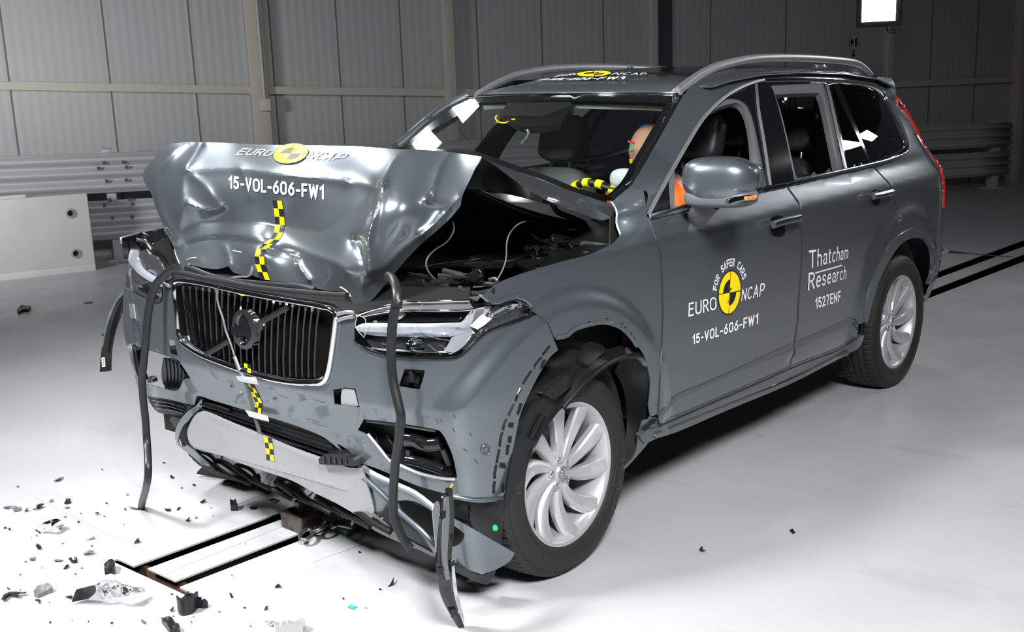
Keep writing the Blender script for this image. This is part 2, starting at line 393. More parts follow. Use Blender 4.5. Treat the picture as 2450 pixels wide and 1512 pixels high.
GL = {
 '0': (.56, [_rb(0, .56, 0, 1)]), 'O': (.66, [_rb(0, .66, 0, 1, .3)]), '1': (.30, [[(0, .78), (.26, 1), (.26, 0)]]),
 '2': (.52, [_arc(.26, .74, .25, .26, 165, -25, 10)+[(0, 0), (.53, 0)]]), '5': (.52, [[(.49, 1), (.06, 1), (.03, .56)]+_arc(.24, .32, .27, .31, 100, -150, 12)]),
 '6': (.54, [[(.42, 1), (.2, .78)]+_arc(.27, .31, .27, .31, 150, 510, 20)]), '7': (.50, [[(0, 1), (.5, 1), (.17, 0)]]), '-': (.30, [[(0, .42), (.30, .42)]]),
 'E': (.48, [[(.48, 1), (0, 1), (0, 0), (.48, 0)], [(0, .52), (.42, .52)]]), 'F': (.46, [[(.46, 1), (0, 1), (0, 0)], [(0, .5), (.40, .5)]]), 'L': (.44, [[(0, 1), (0, 0), (.44, 0)]]),
 'U': (.60, [[(0, 1), (0, .28)]+_arc(.3, .28, .3, .28, 180, 360, 10)+[(.6, 1)]]), 'R': (.54, [[(0, 0), (0, 1), (.28, 1)]+_arc(.28, .75, .24, .25, 90, -90, 8)+[(0, .5)], [(.26, .5), (.56, 0)]]),
 'N': (.58, [[(0, 0), (0, 1), (.58, 0), (.58, 1)]]), 'C': (.56, [_arc(.32, .5, .32, .5, 48, 312, 16)]), 'A': (.62, [[(0, 0), (.31, 1), (.62, 0)], [(.1, .3), (.52, .3)]]), 'P': (.52, [[(0, 0), (0, 1), (.28, 1)]+_arc(.28, .72, .25, .28, 90, -90, 8)+[(0, .44)]]),
 'V': (.60, [[(0, 1), (.30, 0), (.60, 1)]]), 'W': (.86, [[(0, 1), (.2, 0), (.43, .92), (.66, 0), (.86, 1)]]), 'S': (.50, [_arc(.26, .75, .24, .25, 40, 250, 12)+_arc(.25, .26, .25, .26, 70, -150, 12)]),
 'T': (.60, [[(0, 1), (.60, 1)], [(.30, 1), (.30, 0)]]),
 'h': (.42, [[(0, 1.05), (0, 0)], [(0, .40)]+_arc(.21, .45, .21, .24, 170, 0, 8)+[(.42, 0)]]), 'a': (.42, [_arc(.21, .50, .19, .20, 165, 0, 8)+[(.40, .10), (.46, 0)], [(.40, .40), (.15, .36)]+_arc(.16, .18, .16, .18, 90, 300, 8)+[(.40, .16)]]),
 't': (.26, [[(.1, .92), (.1, .12), (.16, 0), (.27, .01)], [(-.03, .70), (.27, .70)]]), 'c': (.40, [_arc(.22, .35, .22, .35, 50, 310, 14)]), 'm': (.70, [[(0, .70), (0, 0)], [(0, .46)]+_arc(.175, .48, .175, .22, 165, 0, 8)+[(.35, 0)], [(.35, .46)]+_arc(.525, .48, .175, .22, 165, 0, 8)+[(.70, 0)]]),
 'e': (.42, [[(.02, .37), (.43, .37)]+_arc(.22, .35, .22, .35, 8, 310, 18)]), 's': (.38, [_arc(.19, .53, .17, .17, 30, 250, 10)+_arc(.18, .18, .18, .18, 70, -150, 10)]), 'r': (.24, [[(0, .70), (0, 0)], [(0, .42), (.08, .62), (.25, .68)]]),
}
def stroke_text(s, pen, gap=.17, shear=0.):
    """lettering drawn with a flat pen; returns vertices normalised to the text box, and faces"""
    V = []; F = []; x = 0.
    for ch in s:
        if ch == ' ': x += .4; continue
        w, st = GL[ch]
        for L in st:
            L = np.array(L, float); k = [0]+[i for i in range(1, len(L)) if np.linalg.norm(L[i]-L[i-1]) > 1e-4]; L = L[k]; L = L*np.array([1, 1.])
            D = []; 
            for i in range(len(L)-1):
                n = max(1, int(np.linalg.norm(L[i+1]-L[i])/.18)); D += [L[i]+(L[i+1]-L[i])*j/n for j in range(n)]
            D = np.array(D+[L[-1]]); n = len(D); seg = np.diff(D, axis=0); seg /= np.linalg.norm(seg, axis=1)[:, None]
            b = len(V)
            for i in range(n):
                a0 = seg[max(i-1, 0)]; a1 = seg[min(i, n-2)]; m = a0+a1; m /= np.linalg.norm(m)+1e-9; nn = np.array([-m[1], m[0]]); c = max(.45, nn@np.array([-a0[1], a0[0]])); o = nn*pen/2/c
                e = m*pen/2*(-1 if i == 0 else (1 if i == n-1 else 0))*.9
                V.append(D[i]+o+e+np.array([x, 0])); V.append(D[i]-o+e+np.array([x, 0]))
            F += [[b+2*i, b+2*i+1, b+2*i+3, b+2*i+2] for i in range(n-1)]
        x += w+gap+pen
    V = np.array(V); V[:, 0] += V[:, 1]*shear; mn = np.array([V[:, 0].min(), -pen/2]); mx = np.array([V[:, 0].max(), 1+pen/2]); return (V-mn)/(mx-mn), F
def quad_map(V, q):
    """unit square (0,0)bl (1,0)br (1,1)tr (0,1)tl -> four photo points, perspective"""
    s = [(0, 0), (1, 0), (1, 1), (0, 1)]; A = []; b = []
    for (x, y), (u, v) in zip(s, q):
        A.append([x, y, 1, 0, 0, 0, -u*x, -u*y]); b.append(u); A.append([0, 0, 0, x, y, 1, -v*x, -v*y]); b.append(v)
    h = np.linalg.solve(np.array(A, float), np.array(b, float)); d = h[6]*V[:, 0]+h[7]*V[:, 1]+1
    return np.stack([(h[0]*V[:, 0]+h[1]*V[:, 1]+h[2])/d, (h[3]*V[:, 0]+h[4]*V[:, 1]+h[5])/d], 1)
def decal_text(name, s, quad, surf, m, parent=None, off=.003, bold=0., shear=0.):
    V, F = stroke_text(s, bold or .13, shear=shear) if all(c in GL or c == ' ' for c in s) else text_vf(s, bold, shear); P = quad_map(V, [(q[0], q[1]) for q in quad]); X = offset(surf, off)(P)
    o = mesh(name, X, F, m, parent, False); return o
# ================================================================ THE HALL
gz = surf_plane('z', 0.)
def G3(s): return [Vector(v) for v in gz(g(s))]
def floor_mat():
    m = bpy.data.materials.new('painted_floor'); m.use_nodes = True; nt = m.node_tree; b = nt.nodes['Principled BSDF']; L = nt.links.new
    tc = nt.nodes.new('ShaderNodeTexCoord')
    def noise(sc, det=6, mp=None, rough=.6):
        n = nt.nodes.new('ShaderNodeTexNoise'); n.inputs['Scale'].default_value = sc; n.inputs['Detail'].default_value = det; n.inputs['Roughness'].default_value = rough
        if mp: k = nt.nodes.new('ShaderNodeMapping'); k.inputs['Scale'].default_value = mp; L(tc.outputs['Object'], k.inputs[0]); L(k.outputs[0], n.inputs[0])
        else: L(tc.outputs['Object'], n.inputs[0])
        return n
    def ramp(n, a, b_, c1, c2):
        r = nt.nodes.new('ShaderNodeValToRGB'); r.color_ramp.elements[0].position = a; r.color_ramp.elements[1].position = b_; r.color_ramp.elements[0].color = c1; r.color_ramp.elements[1].color = c2; L(n.outputs['Fac'], r.inputs[0]); return r
    def mix(f, a, b_, mode='MIX'):
        x = nt.nodes.new('ShaderNodeMixRGB'); x.blend_type = mode
        if isinstance(f, float): x.inputs[0].default_value = f
        else: L(f.outputs[0], x.inputs[0])
        for i, s in ((1, a), (2, b_)):
            if isinstance(s, tuple): x.inputs[i].default_value = s
            else: L(s.outputs[0], x.inputs[i])
        return x
    base = ramp(noise(.9), .3, .7, (.43, .443, .452, 1), (.49, .50, .505, 1))
    scuff = ramp(noise(3.5, 8, (1, .25, 1), .7), .56, .72, (0, 0, 0, 1), (1, 1, 1, 1))
    c = mix(scuff, base, (.385, .393, .40, 1))
    dirt = ramp(noise(14, 8, None, .75), .66, .74, (0, 0, 0, 1), (.5, .5, .5, 1))
    c = mix(dirt, c, (.35, .34, .325, 1))
    grn = ramp(noise(2.3, 2), .73, .76, (0, 0, 0, 1), (.35, .35, .35, 1)); c = mix(grn, c, (.45, .62, .48, 1))
    L(c.outputs[0], b.inputs['Base Color'])
    r = ramp(noise(2, 8), .3, .7, (.28, .28, .28, 1), (.5, .5, .5, 1)); L(r.outputs[0], b.inputs['Roughness'])
    bp = nt.nodes.new('ShaderNodeBump'); bp.inputs['Strength'].default_value = .12; bp.inputs['Distance'].default_value = .01; n = noise(7, 8); L(n.outputs['Fac'], bp.inputs['Height']); L(bp.outputs[0], b.inputs['Normal'])
    return m
FLOOR = floor_mat()
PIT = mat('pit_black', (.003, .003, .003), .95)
RUST = mat('rusty_steel', (.12, .05, .03), .8, noise=(25, .2, (.05, .03, .025)))
# slot lines in the floor: y = a + b*x  (slots run slightly askew to the car)
def ln(p, q): a, b = gz([p, q]); k = (b[1]-a[1])/(b[0]-a[0]); return a[1]-k*a[0], k
s1u = ln((328.6, 1351), (2239, 651)); s1l = ln((357, 1358.6), (2239, 667)); s2u = ln((417, 1391), (2225.4, 694)); s2l = ln((503, 1376), (2225.4, 712))
xe = .905; xf = -15.
def yl(l, x): return l[0]+l[1]*x
# floor = a slab cut by the two track slots and the gap at their end
fl = []
RX0, RX1, RY0, RY1 = -19., 9., -14., 9.
def poly3(name, pts, m, parent=None, z=0.): return mesh(name, [(p[0], p[1], p[2] if len(p) > 2 else z) for p in pts], [tuple(range(len(pts)))], m, parent, False)
ex = .928; ga = .903
V = []; F = []
def quad(*p):
    s = len(V); V.extend([(a, b, 0.) for a, b in p]); F.append(tuple(range(s, s+len(p))))
yL, yR = -.53, .40
quad((ex, RY0), (RX1, RY0), (RX1, RY1), (ex, RY1))
quad((RX0, RY0), (ex, RY0), (ex, yL), (ga, yL), (xf, yL), (RX0, yL))
quad((xf, yL), (ga, yL), (ga, yl(s1u, ga)), (xf, yl(s1u, xf)))
quad((xf, yl(s2l, xf)), (ga, yl(s2l, ga)), (ga, yR), (xf, yR))
quad((xf, yR), (ga, yR), (ex, yR), (ex, RY1), (RX0, RY1), (RX0, yR))
quad((ga, .0), (ex, .0), (ex, yR), (ga, yR))
quad((RX0, yL), (xf, yL), (xf, yl(s1u, xf)), (RX0, yl(s1u, xf))); quad((RX0, yl(s2l, xf)), (xf, yl(s2l, xf)), (xf, yR), (RX0, yR))
quad((RX0, yl(s1u, xf)), (xf, yl(s1u, xf)), (xf, yl(s2l, xf)), (RX0, yl(s2l, xf)))
fo = mesh('floor', V, F, FLOOR, None, False); lab(fo, kind='structure')
bmx = bmesh.new(); bmx.from_mesh(fo.data); bmesh.ops.remove_doubles(bmx, verts=bmx.verts, dist=1e-4); bmesh.ops.recalc_face_normals(bmx, faces=bmx.faces); bmx.to_mesh(fo.data); bmx.free()
if fo.data.polygons[0].normal.z < 0: fo.data.flip_normals()
sl = fo.modifiers.new('thick', 'SOLIDIFY'); sl.thickness = .007; sl.offset = -1
# strip between the slots
a0, a1, b0, b1 = yl(s1l, ga-.02), yl(s2u, ga-.02), yl(s1l, xf), yl(s2u, xf)
t = mesh('trim_1', [(ga-.02, a0, 0), (ga-.02, a1, 0), (xf, b1, 0), (xf, b0, 0), (ga-.02, a0, -.007), (ga-.02, a1, -.007), (xf, b1, -.007), (xf, b0, -.007)],
         [(0, 1, 2, 3), (4, 7, 6, 5), (0, 4, 5, 1), (1, 5, 6, 2), (2, 6, 7, 3), (3, 7, 4, 0)], FLOOR, None, False); lab(t, kind='structure')
# pit under the slots
t = boxes('trim_2', [((-7.2, -.25, -.32), (16.4, .9, .02))], PIT); lab(t, kind='structure')
t = boxes('trim_3', [((-7.2, -.72, -.17), (16.4, .02, .30)), ((-7.2, .24, -.17), (16.4, .02, .30)), ((1.0, -.24, -.17), (.02, .98, .30))], PIT); lab(t, kind='structure')
t = boxes('trim_4', [((ga-.055, -.27, -.05), (.02, .62, .05)), ((ga-.14, yl(s2u, ga)+.03, -.05), (.22, .05, .02))], RUST); lab(t, kind='structure')
# plate joints: thin grooves in the paint
JO = mat('joint_line', (.30, .31, .30), .8)
jl = [tube('j', [tuple(v) for v in gz(P)], .0018, JO) for P in (
    [(86, 1192), (342, 1318)], [(516, 1402), (700, 1503)], [(850, 1330), (1000, 1370), (1055, 1395)], [(390, 1375), (700, 1250)], [(560, 1210), (640, 1180), (700, 1225)], [(750, 1345), (930, 1280)])]
t = merge(jl, 'trim_5'); lab(t, kind='structure')
# back wall through measured floor contacts, .55 m behind the guard rail
pa = np.array(gz([(285, 622)])[0]); pb = np.array(gz([(2385, 449)])[0]); wd_ = (pb-pa)/np.linalg.norm(pb-pa); wn = np.array([-wd_[1], wd_[0], 0])
if wn@(CAM-pa) < 0: wn = -wn
wp = pa-wn*.5
wall_s = surf_pl(wp, wn)
def wall_m():
    m = bpy.data.materials.new('wall_panels'); m.use_nodes = True; nt = m.node_tree; b = nt.nodes['Principled BSDF']
    tc = nt.nodes.new('ShaderNodeTexCoord'); w = nt.nodes.new('ShaderNodeTexWave'); w.wave_type = 'BANDS'; w.bands_direction = 'X'; w.inputs['Scale'].default_value = 3.2; w.inputs['Distortion'].default_value = 0
    mp = nt.nodes.new('ShaderNodeMapping'); mp.inputs['Rotation'].default_value = (0, 0, -math.atan2(wd_[1], wd_[0]))
    nt.links.new(tc.outputs['Object'], mp.inputs[0]); nt.links.new(mp.outputs[0], w.inputs[0])
    n = nt.nodes.new('ShaderNodeTexNoise'); n.inputs['Scale'].default_value = .8; n.inputs['Detail'].default_value = 4; nt.links.new(tc.outputs['Object'], n.inputs[0])
    r = nt.nodes.new('ShaderNodeValToRGB'); r.color_ramp.elements[0].color = (.30, .31, .315, 1); r.color_ramp.elements[1].color = (.37, .375, .375, 1); nt.links.new(n.outputs[0], r.inputs[0]); nt.links.new(r.outputs[0], b.inputs['Base Color'])
    bp = nt.nodes.new('ShaderNodeBump'); bp.inputs['Strength'].default_value = .25; bp.inputs['Distance'].default_value = .006; nt.links.new(w.outputs['Fac'], bp.inputs['Height']); nt.links.new(bp.outputs[0], b.inputs['Normal'])
    b.inputs['Roughness'].default_value = .42; return m
WALL = wall_m(); BEAM = mat('cream_steel', (.40, .38, .34), .5); SEAM = mat('panel_seam', (.12, .12, .12), .7); DARKW = mat('dark_steel', (.05, .055, .06), .5)
Rw = np.stack([wd_, wn, [0, 0, 1.]], 1)   # wall frame: x along, y towards the hall
def wbox(u0, u1, d0, d1, z0, z1): c = wp+wd_*(u0+u1)/2+wn*(d0+d1)/2; return ((c[0], c[1], (z0+z1)/2), (abs(u1-u0), abs(d1-d0), abs(z1-z0)), Rw)
def wu(x, y): X = wall_s([(x, y)])[0]; return float((X-wp)@wd_), float(X[2])
uL, uR = wu(0, 0)[0]-3.5, wu(2450, 0)[0]+3.0
t = boxes('wall_back', [wbox(uL, uR, -.12, 0, 0, 6.)], WALL); lab(t, kind='structure')
HT = 6.0
t = boxes('ceiling', [(((RX0+RX1)/2, (RY0+RY1)/2, HT+.05), (RX1-RX0, RY1-RY0, .1))], mat('ceiling_panels', (.22, .225, .23), .7)); lab(t, kind='structure')
WL2 = mat('side_wall', (.28, .285, .29), .6)
t = boxes('wall_right', [(((RX0+RX1)/2, RY1, 3), (RX1-RX0, .1, 6))], WL2); lab(t, kind='structure')
t = boxes('wall_front', [((RX1, (RY0+RY1)/2, 3), (.1, RY1-RY0, 6))], WL2); lab(t, kind='structure')
# seams
ss = []
for x0, y0 in [(0, 30), (241, 0), (448, 0), (665, 300), (805, 60), (957, 60), (1141, 60), (1295, 60), (1443, 60), (1700, 60), (1880, 60), (2230, 60), (2340, 60)]:
    u, z = wu(x0, y0); ss.append(wbox(u-.009, u+.009, 0, .003, 0, 6))
t = boxes('trim_6', ss, SEAM); lab(t, kind='structure')
# steel columns
i_ = 7
for x0, w, d, m_ in [(612, .20, .16, BEAM), (1068, .14, .16, BEAM), (1556, .12, .12, BEAM), (2118, .12, .12, BEAM), (2428, .14, .16, BEAM)]:
    u, z = wu(x0, 150); t = boxes('trim_%d' % i_, [wbox(u-w/2, u+w/2, 0, d, 0, 6)], m_, bev=.01); lab(t, kind='structure'); i_ += 1
u, z = wu(1590, 100); t = boxes('trim_%d' % i_, [wbox(u-.16, u+.10, 0, .03, 0, 6)], DARKW); lab(t, kind='structure'); i_ += 1
# horizontal girts, measured heights
def girt(x0, y0, x1, y1, hh=.085):
    global i_
    u0, z0 = wu(x0, y0); u1, z1 = wu(x1, y1); c = wp+wd_*(u0+u1)/2+wn*.045; L = math.hypot(u1-u0, z1-z0); a = math.atan2(z1-z0, u1-u0)
    ca, sa = math.cos(a), math.sin(a); R = np.stack([wd_*ca+np.array([0, 0, sa]), wn, -wd_*sa+np.array([0, 0, ca])], 1)
    t = boxes('trim_%d' % i_, [((c[0], c[1], (z0+z1)/2), (L, .09, hh), R)], BEAM); lab(t, kind='structure'); i_ += 1
girt(-60, 204, 605, 215); girt(625, 216, 1066, 221.5); girt(1072, 221.5, 1556, 222); girt(1610, 215, 2112, 203); girt(2122, 202.5, 2430, 189)
# roller door at the right edge
u, z = wu(2441, 200); sl_ = [wbox(u, u+2.8, .02, .05+.02*(k % 2), k*.09, k*.09+.085) for k in range(60)]
t = boxes('door_1', sl_, mat('roller_slats', (.25, .26, .27), .45)); lab(t, kind='structure')
# conduit and box on the column
u, z = wu(628, 240); c0 = wp+wd_*u+wn*.185; t = tube('trim_%d' % i_, [(*c0[:2], z), (*c0[:2], 6)], .018, BEAM); lab(t, kind='structure'); i_ += 1
b_ = boxes('junction_box', [wbox(u-.06, u+.06, .161, .22, z-.12, z+.02)], mat('cream_box', (.45, .43, .38), .5), bev=.01); lab(b_, 'small cream junction box on the steel column left of the hood', 'box')
# restroom sign
def wframe(x, y): u, z = wu(x, y); return u, z
u, z = wu(2042, 101); SG = empty('restroom_sign', tuple(wp+wd_*u+wn*.01)[:2]+(z,)); lab(SG, 'white restroom sign with man and woman figures and a downward arrow on the back wall', 'sign')
def wpt(du, dz, d=.012): return tuple(-0+np.array([wd_[0]*du+wn[0]*(d-.01), wd_[1]*du+wn[1]*(d-.01), dz]))
wsgn = 1 if wu(1100, 100)[0] > wu(1000, 100)[0] else -1
def flat(name, pts, m, parent, d0, d1):
    n = len(pts); V = [wpt(wsgn*a, b, d0) for a, b in pts]+[wpt(wsgn*a, b, d1) for a, b in pts]
    F = [tuple(range(n)), tuple(range(n, 2*n))[::-1]]+[(i, (i+1) % n, n+(i+1) % n, n+i) for i in range(n)]
    o = mesh(name, V, F, m, parent, False); bm = bmesh.new(); bm.from_mesh(o.data); bmesh.ops.recalc_face_normals(bm, faces=bm.faces); bm.to_mesh(o.data); bm.free(); return o
SIGNW = mat('sign_white', (.42, .42, .42), .5)
def rr(w, h, r, n=5):
    out = []
    for cx, cy, a0 in ((w-r, h-r, 0), (-w+r, h-r, 90), (-w+r, -h+r, 180), (w-r, -h+r, 270)):
        for k in range(n+1): a = math.radians(a0+90*k/n); out.append((cx+r*math.cos(a), cy+r*math.sin(a)))
    return out
flat('border', rr(.078, .098, .02), BLACKP, SG, .004, .006); flat('plate', rr(.072, .092, .016), SIGNW, SG, .005, .009)
for s, kind in ((-1, 'w'), (1, 'm')):
    cx = s*.036
    parts = [flat('figure', [(cx+.009*math.cos(k*.7), .06+.011*math.sin(k*.7)) for k in range(9)], BLACKP, SG, .009, .011)]
    if kind == 'w': parts.append(flat('f', [(cx-.012, .045), (cx+.012, .045), (cx+.026, -.01), (cx+.018, -.012), (cx+.02, -.03), (cx+.008, -.03), (cx+.008, -.07), (cx-.008, -.07), (cx-.008, -.03), (cx-.02, -.03), (cx-.018, -.012), (cx-.026, -.01)], BLACKP, SG, .009, .011))
    else: parts.append(flat('f', [(cx-.02, .045), (cx+.02, .045), (cx+.022, -.015), (cx+.014, -.015), (cx+.012, -.07), (cx-.012, -.07), (cx-.014, -.015), (cx-.022, -.015)], BLACKP, SG, .009, .011))
    merge(parts, 'figure')
flat('divider', [(-.003, .06), (.003, .06), (.003, -.06), (-.003, -.06)], BLACKP, SG, .009, .011)
flat('arrow', [(-.012, -.115), (.012, -.115), (.012, -.17), (.03, -.17), (0, -.21), (-.03, -.17), (-.012, -.17)], BLACKP, SG, .004, .008)
# small notice boxes by the far column (behind the roof rail)
u, z = wu(2085, 165)
o = boxes('notice_frame', [wbox(u-.10, u+.10, .01, .05, z-.10, z+.06)], mat('notice_grey', (.3, .3, .3), .5)); lab(o, 'grey notice frame low on the back wall under the restroom arrow', 'notice')
# black hanging object top
u, z = wu(1912, 8); c0 = wp+wd_*u+wn*1.2
X = at(1912, 26, 'z', 2.6)
o = boxes('hanging_weight', [((X[0], X[1], X[2]+.12), (.045, .045, .24))], BLACK, bev=.008); lab(o, 'black hanging bar end at the top edge, above the car roof', 'hanging bar')
o2 = tube('hanger', [(X[0], X[1], X[2]+.24), (X[0], X[1], 6.)], .006, BLACK, o)
# guard rail
GRM = mat('galvanised_white', (.36, .365, .37), .45, .1)
GR = empty('guard_rail', tuple(pa)); lab(GR, 'long double-height corrugated white guard rail in front of the back wall', 'guard rail')
def rail_prof():
    pr = []
    for k in range(33): tt = k/32; pr.append((.045*(1-math.cos(tt*2*math.pi*3))/2*1.0, (tt-.5)*.42))
    return pr
pl_ = surf_pl(pa+wn*.12, wn)
def ru(x, y): X = pl_([(x, y)])[0]; return float((X-pa)@wd_), float(X[2])
uA, uB = ru(-50, 400)[0]-3., ru(2418, 330)[0]
zt0 = ru(250, 366)[1]; zt1 = ru(2400, 293)[1]; ub0, ub1 = ru(250, 366)[0], ru(2400, 293)[0]
def ztop(u): return zt0+(zt1-zt0)*(u-ub0)/(ub1-ub0)
for lvl, hh in ((0, .42), (.50, .42)):
    V = []; F = []; pr = rail_prof(); n = len(pr); us = np.linspace(uA, uB, 30)
    for u in us:
        sc = ztop(u)/zt0
        for dx, dz in pr:
            c = pa+wd_*u+wn*(.10+dx); V.append((c[0], c[1], ztop(u)-(lvl+.21-dz*hh/.42)*sc))
    for i in range(len(us)-1):
        for j in range(n-1): F.append((i*n+j, i*n+j+1, (i+1)*n+j+1, (i+1)*n+j))
    o = mesh('rail_beam', V, F, GRM, GR); o.location = -pa; 
    md = o.modifiers.new('thick', 'SOLIDIFY'); md.thickness = .006
for x0, y0 in ((-250, 640), (285, 618), (2388, 448), (1000, 560), (1600, 500)):
    u = ru(x0, y0)[0]; c = pa+wd_*u
    o = boxes('post', [((c[0], c[1], ztop(u)/2+.02), (.10, .14, ztop(u)+.04), Rw), ((c[0], c[1], .01), (.24, .26, .02), Rw)], GRM, GR, bev=.004); o.location = -pa
    # bolts
BO = []
for xb, yb in ((818, 293), (775, 336), (968, 287), (994, 326), (838, 436), (992, 428)):
    for dy in (0, 290):
        x, y = xb/3.287+(14 if dy else 0), 300+(yb+dy)/3.287; X = pl_([(x, y)])[0]+wn*.03; BO.append((tuple(X-pa), (.03, .03, .03), Rw))
for b_ in BO: boxes('bolt', [b_], DARKW, GR)
# concrete/painted barrier block at the left edge
CB = mat('white_barrier_paint', (.62, .63, .63), .55, noise=(3, .25, (.55, .56, .56)))
bf = [at(0, 672, 'z', 0), at(231, 646, 'z', 0)]
dirb = (bf[1]-bf[0]).normalized(); start = bf[0]-dirb*2.; Lb = (bf[1]-start).length; nb = Vector((-dirb.y, dirb.x, 0))
if nb.dot(Vector(CAM)-bf[0]) < 0: nb = -nb
pln = surf_pl(bf[0], nb); zt = float(pln([(207, 462)])[0][2])
CBo = empty('barrier_block', bf[1]); lab(CBo, 'large white painted barrier block with two recessed bolt eyes, left edge', 'barrier')
Rb = np.stack([np.array(dirb), np.array(nb), [0, 0, 1.]], 1)
cc = (start+bf[1])/2-nb*.2
# block body with a dark notch below
o = boxes('body', [(tuple(cc-bf[1]+Vector((0, 0, zt/2+.03))), (Lb, .4, zt-.06), Rb), (tuple(start+dirb*(Lb-.9)/2-nb*.2-bf[1]+Vector((0, 0, .03))), (Lb-1.35, .4, .08), Rb), (tuple(bf[1]-dirb*.5-nb*.2-bf[1]+Vector((0, 0, .03))), (1.0, .4, .08), Rb)], CB, CBo, bev=.012)
o = boxes('lifting_lug', [(tuple(start+dirb*1.9-nb*.1-bf[1]+Vector((0, 0, zt+.01))), (.9, .12, .04), Rb)], CB, CBo, bev=.006)
for x0, y0 in ((168, 510), (181, 606)):
    X = Vector(pln([(x0, y0)])[0]); q = lathe('bolt_eye', [(.045, .004), (.048, .016), (.03, .02), (.026, .004)], mat('eye_metal', (.3, .28, .25), .5), CBo, 'y', 24)
    q.location = X-bf[1]; q.rotation_euler = (0, 0, math.atan2(nb.y, nb.x)-math.pi/2)
    k = lathe('socket', [(.001, .006), (.026, .006)], PIT, q, 'y', 16)
# floodlight seen at the top
FLo = empty('floodlight'); Xf = at(2103, 8, 'z', 2.3); FLo.location = Xf
lab(FLo, 'square white-glowing LED floodlight hanging above the car, top right', 'floodlight')
dF = (Vector((0.5, 1.2, .6))-Xf).normalized(); q = dF.to_track_quat('-Z', 'Y').to_euler(); FLo.rotation_euler = q
dist = (Xf-Vector(CAM)).length; s_ = dist/FPX
FLo.rotation_euler = (Vector(CAM)+Vector((1.5, -.5, -.6))-Xf).to_track_quat('-Z', 'Y').to_euler()
boxes('housing', [((0, 0, .03), (94*s_, 100*s_, .06))], BLACK, FLo, bev=.008)
EMI = mat('led_panel', (1, 1, 1), .5, emit=(1, 1, 1), es=30)
boxes('led_panel', [((0, .006, -.004), (70*s_, 78*s_, .006))], EMI, FLo)
boxes('cable_gland', [((-30*s_, -56*s_, .03), (.03, .03, .03))], BLACK, FLo, bev=.005)
tube('cable', [(-30*s_, -56*s_, .03), (-34*s_, -64*s_, .05), (-20*s_, -66*s_, .09), (0, 0, .12)], .006, BLACK, FLo)
tube('hanger', [(0, 0, .06), (0, .02, .5)], .012, BLACK, FLo)
# ================================================================ THE CAR
CAR = empty('car'); lab(CAR, 'crash-tested dark grey metallic SUV with crumpled hood and broken front end', 'car')
WC = ((-.0, .372), (-2.984, .362))
zz = np.array([.00, .30, .36, .42, .50, .60, .75, .90, 1.02, 1.115, 1.165, 1.22])
yy_ = np.array([.88, .895, .925, .938, .946, .952, .957, .957, .956, .954, .932, .903])
def sstep(a, b, x): t = np.clip((x-a)/(b-a), 0, 1); return t*t*(3-2*t)
def Hr(x): return np.interp(x, [-3.75, -3.56, -3.3, -2.8, -2.3, -1.9, -1.6, -1.4, -1.25, -.9], [1.60, 1.665, 1.712, 1.752, 1.765, 1.76, 1.737, 1.708, 1.672, 1.56])
def Ybase(x, z):
    ze = Hr(x)-.05; s = np.clip((z-1.22)/(ze-1.22), 0, 1.35)
    y = np.where(z < 1.22, np.interp(z, zz, yy_), .903-.283*s**1.45)
    # shoulder crease softening and arch flares
    for cx, cz in WC:
        r = np.hypot(x-cx, z-cz); y = y+np.where(z < 1.1, .022*(1-sstep(.59, .66, r)), 0)
    return y
def ar(z): return np.interp(z, [.3, .4, .5, .6, 1.0, 1.1, 1.2, 1.3, 1.5, 1.6], [1.74, 1.80, 1.94, 1.99, 2.0, 1.94, 1.82, 1.70, 1.73, 1.79])
def plan(x, z):
    xf_ = np.interp(z, [.15, .30, .44, .59, .72, 1.02, 1.12], [.50, .53, .555, .578, .62, .62, .58])
    f = np.clip((x+.2)/(.2+xf_), 0, .9999); r = np.clip((-2.4-x)/ar(z), 0, .9999)
    return (1-f**6)**(1/6)*(1-r**3.3)**(1/3.3)
def bodyF(x, y, z):
    v = np.abs(y)-Ybase(x, z)*plan(x, z)
    v = np.maximum(v, x-np.interp(z, [.15, .30, .44, .59, .72, 1.02, 1.12], [.50, .53, .555, .578, .62, .62, .58])); v = np.maximum(v, -2.4-ar(z)*.995-x)
    return v
BODY = surf_implicit(bodyF)
def bp(x, y): return Vector(BODY([(x, y)])[0])
def roofF(x, y, z): return z-(Hr(x)-.05*(np.abs(y)/.64)**3.2)
def clampside(P):
    return BODY(P)
def T_(s): return [(p[0], p[1]) for p in smooth(g(s), False, 4)]
# outlines ------------------------------------------------------------------
seam_front = 'I 205,1205 228,1260 255,1325 280,1390 293,1440 303,1500 P 1584,680 1585,760 1582,840 1578,920 1574,985'
seam_B = 'J 885,870 882,820 895,730 905,660 905,600 918,450 928,300 930,180 925,100 917,10 I 1300,1150 1295,1110 1280,1080 1245,1030 1215,990 1200,962!'
# fender
o = patch('front_fender', G('P 1134,700! B 1040,1325! 1085,1300 1160,1240 1250,1195 1450,1125 1700,1050 1900,1000 2040,940 2120,900 2165,855 2178,830 2170,790 2152,755 2150,690 2152,650 2135,600 2112,558! 2190,490 2290,412! 2368,452! P 1548,510!', closed=False)
          + [(a, b) for a, b in smooth(g(seam_front), False)] +
          G('J 55,1238! 20,1252 0,1256 G 1000,655! 985,640 975,580! 985,470 972,390 955,330 930,290 900,265 880,230 830,185 760,160 690,165 600,190 552,225! 530,232 490,236! 455,152! D 2225,530! 2150,462 2090,420 2040,370 1985,330 1900,298 1840,296 1740,325 1690,335 1640,325 1600,280!', closed=False),
          BODY, PAINT, CAR, step=9, thick=.004)
FEND = o
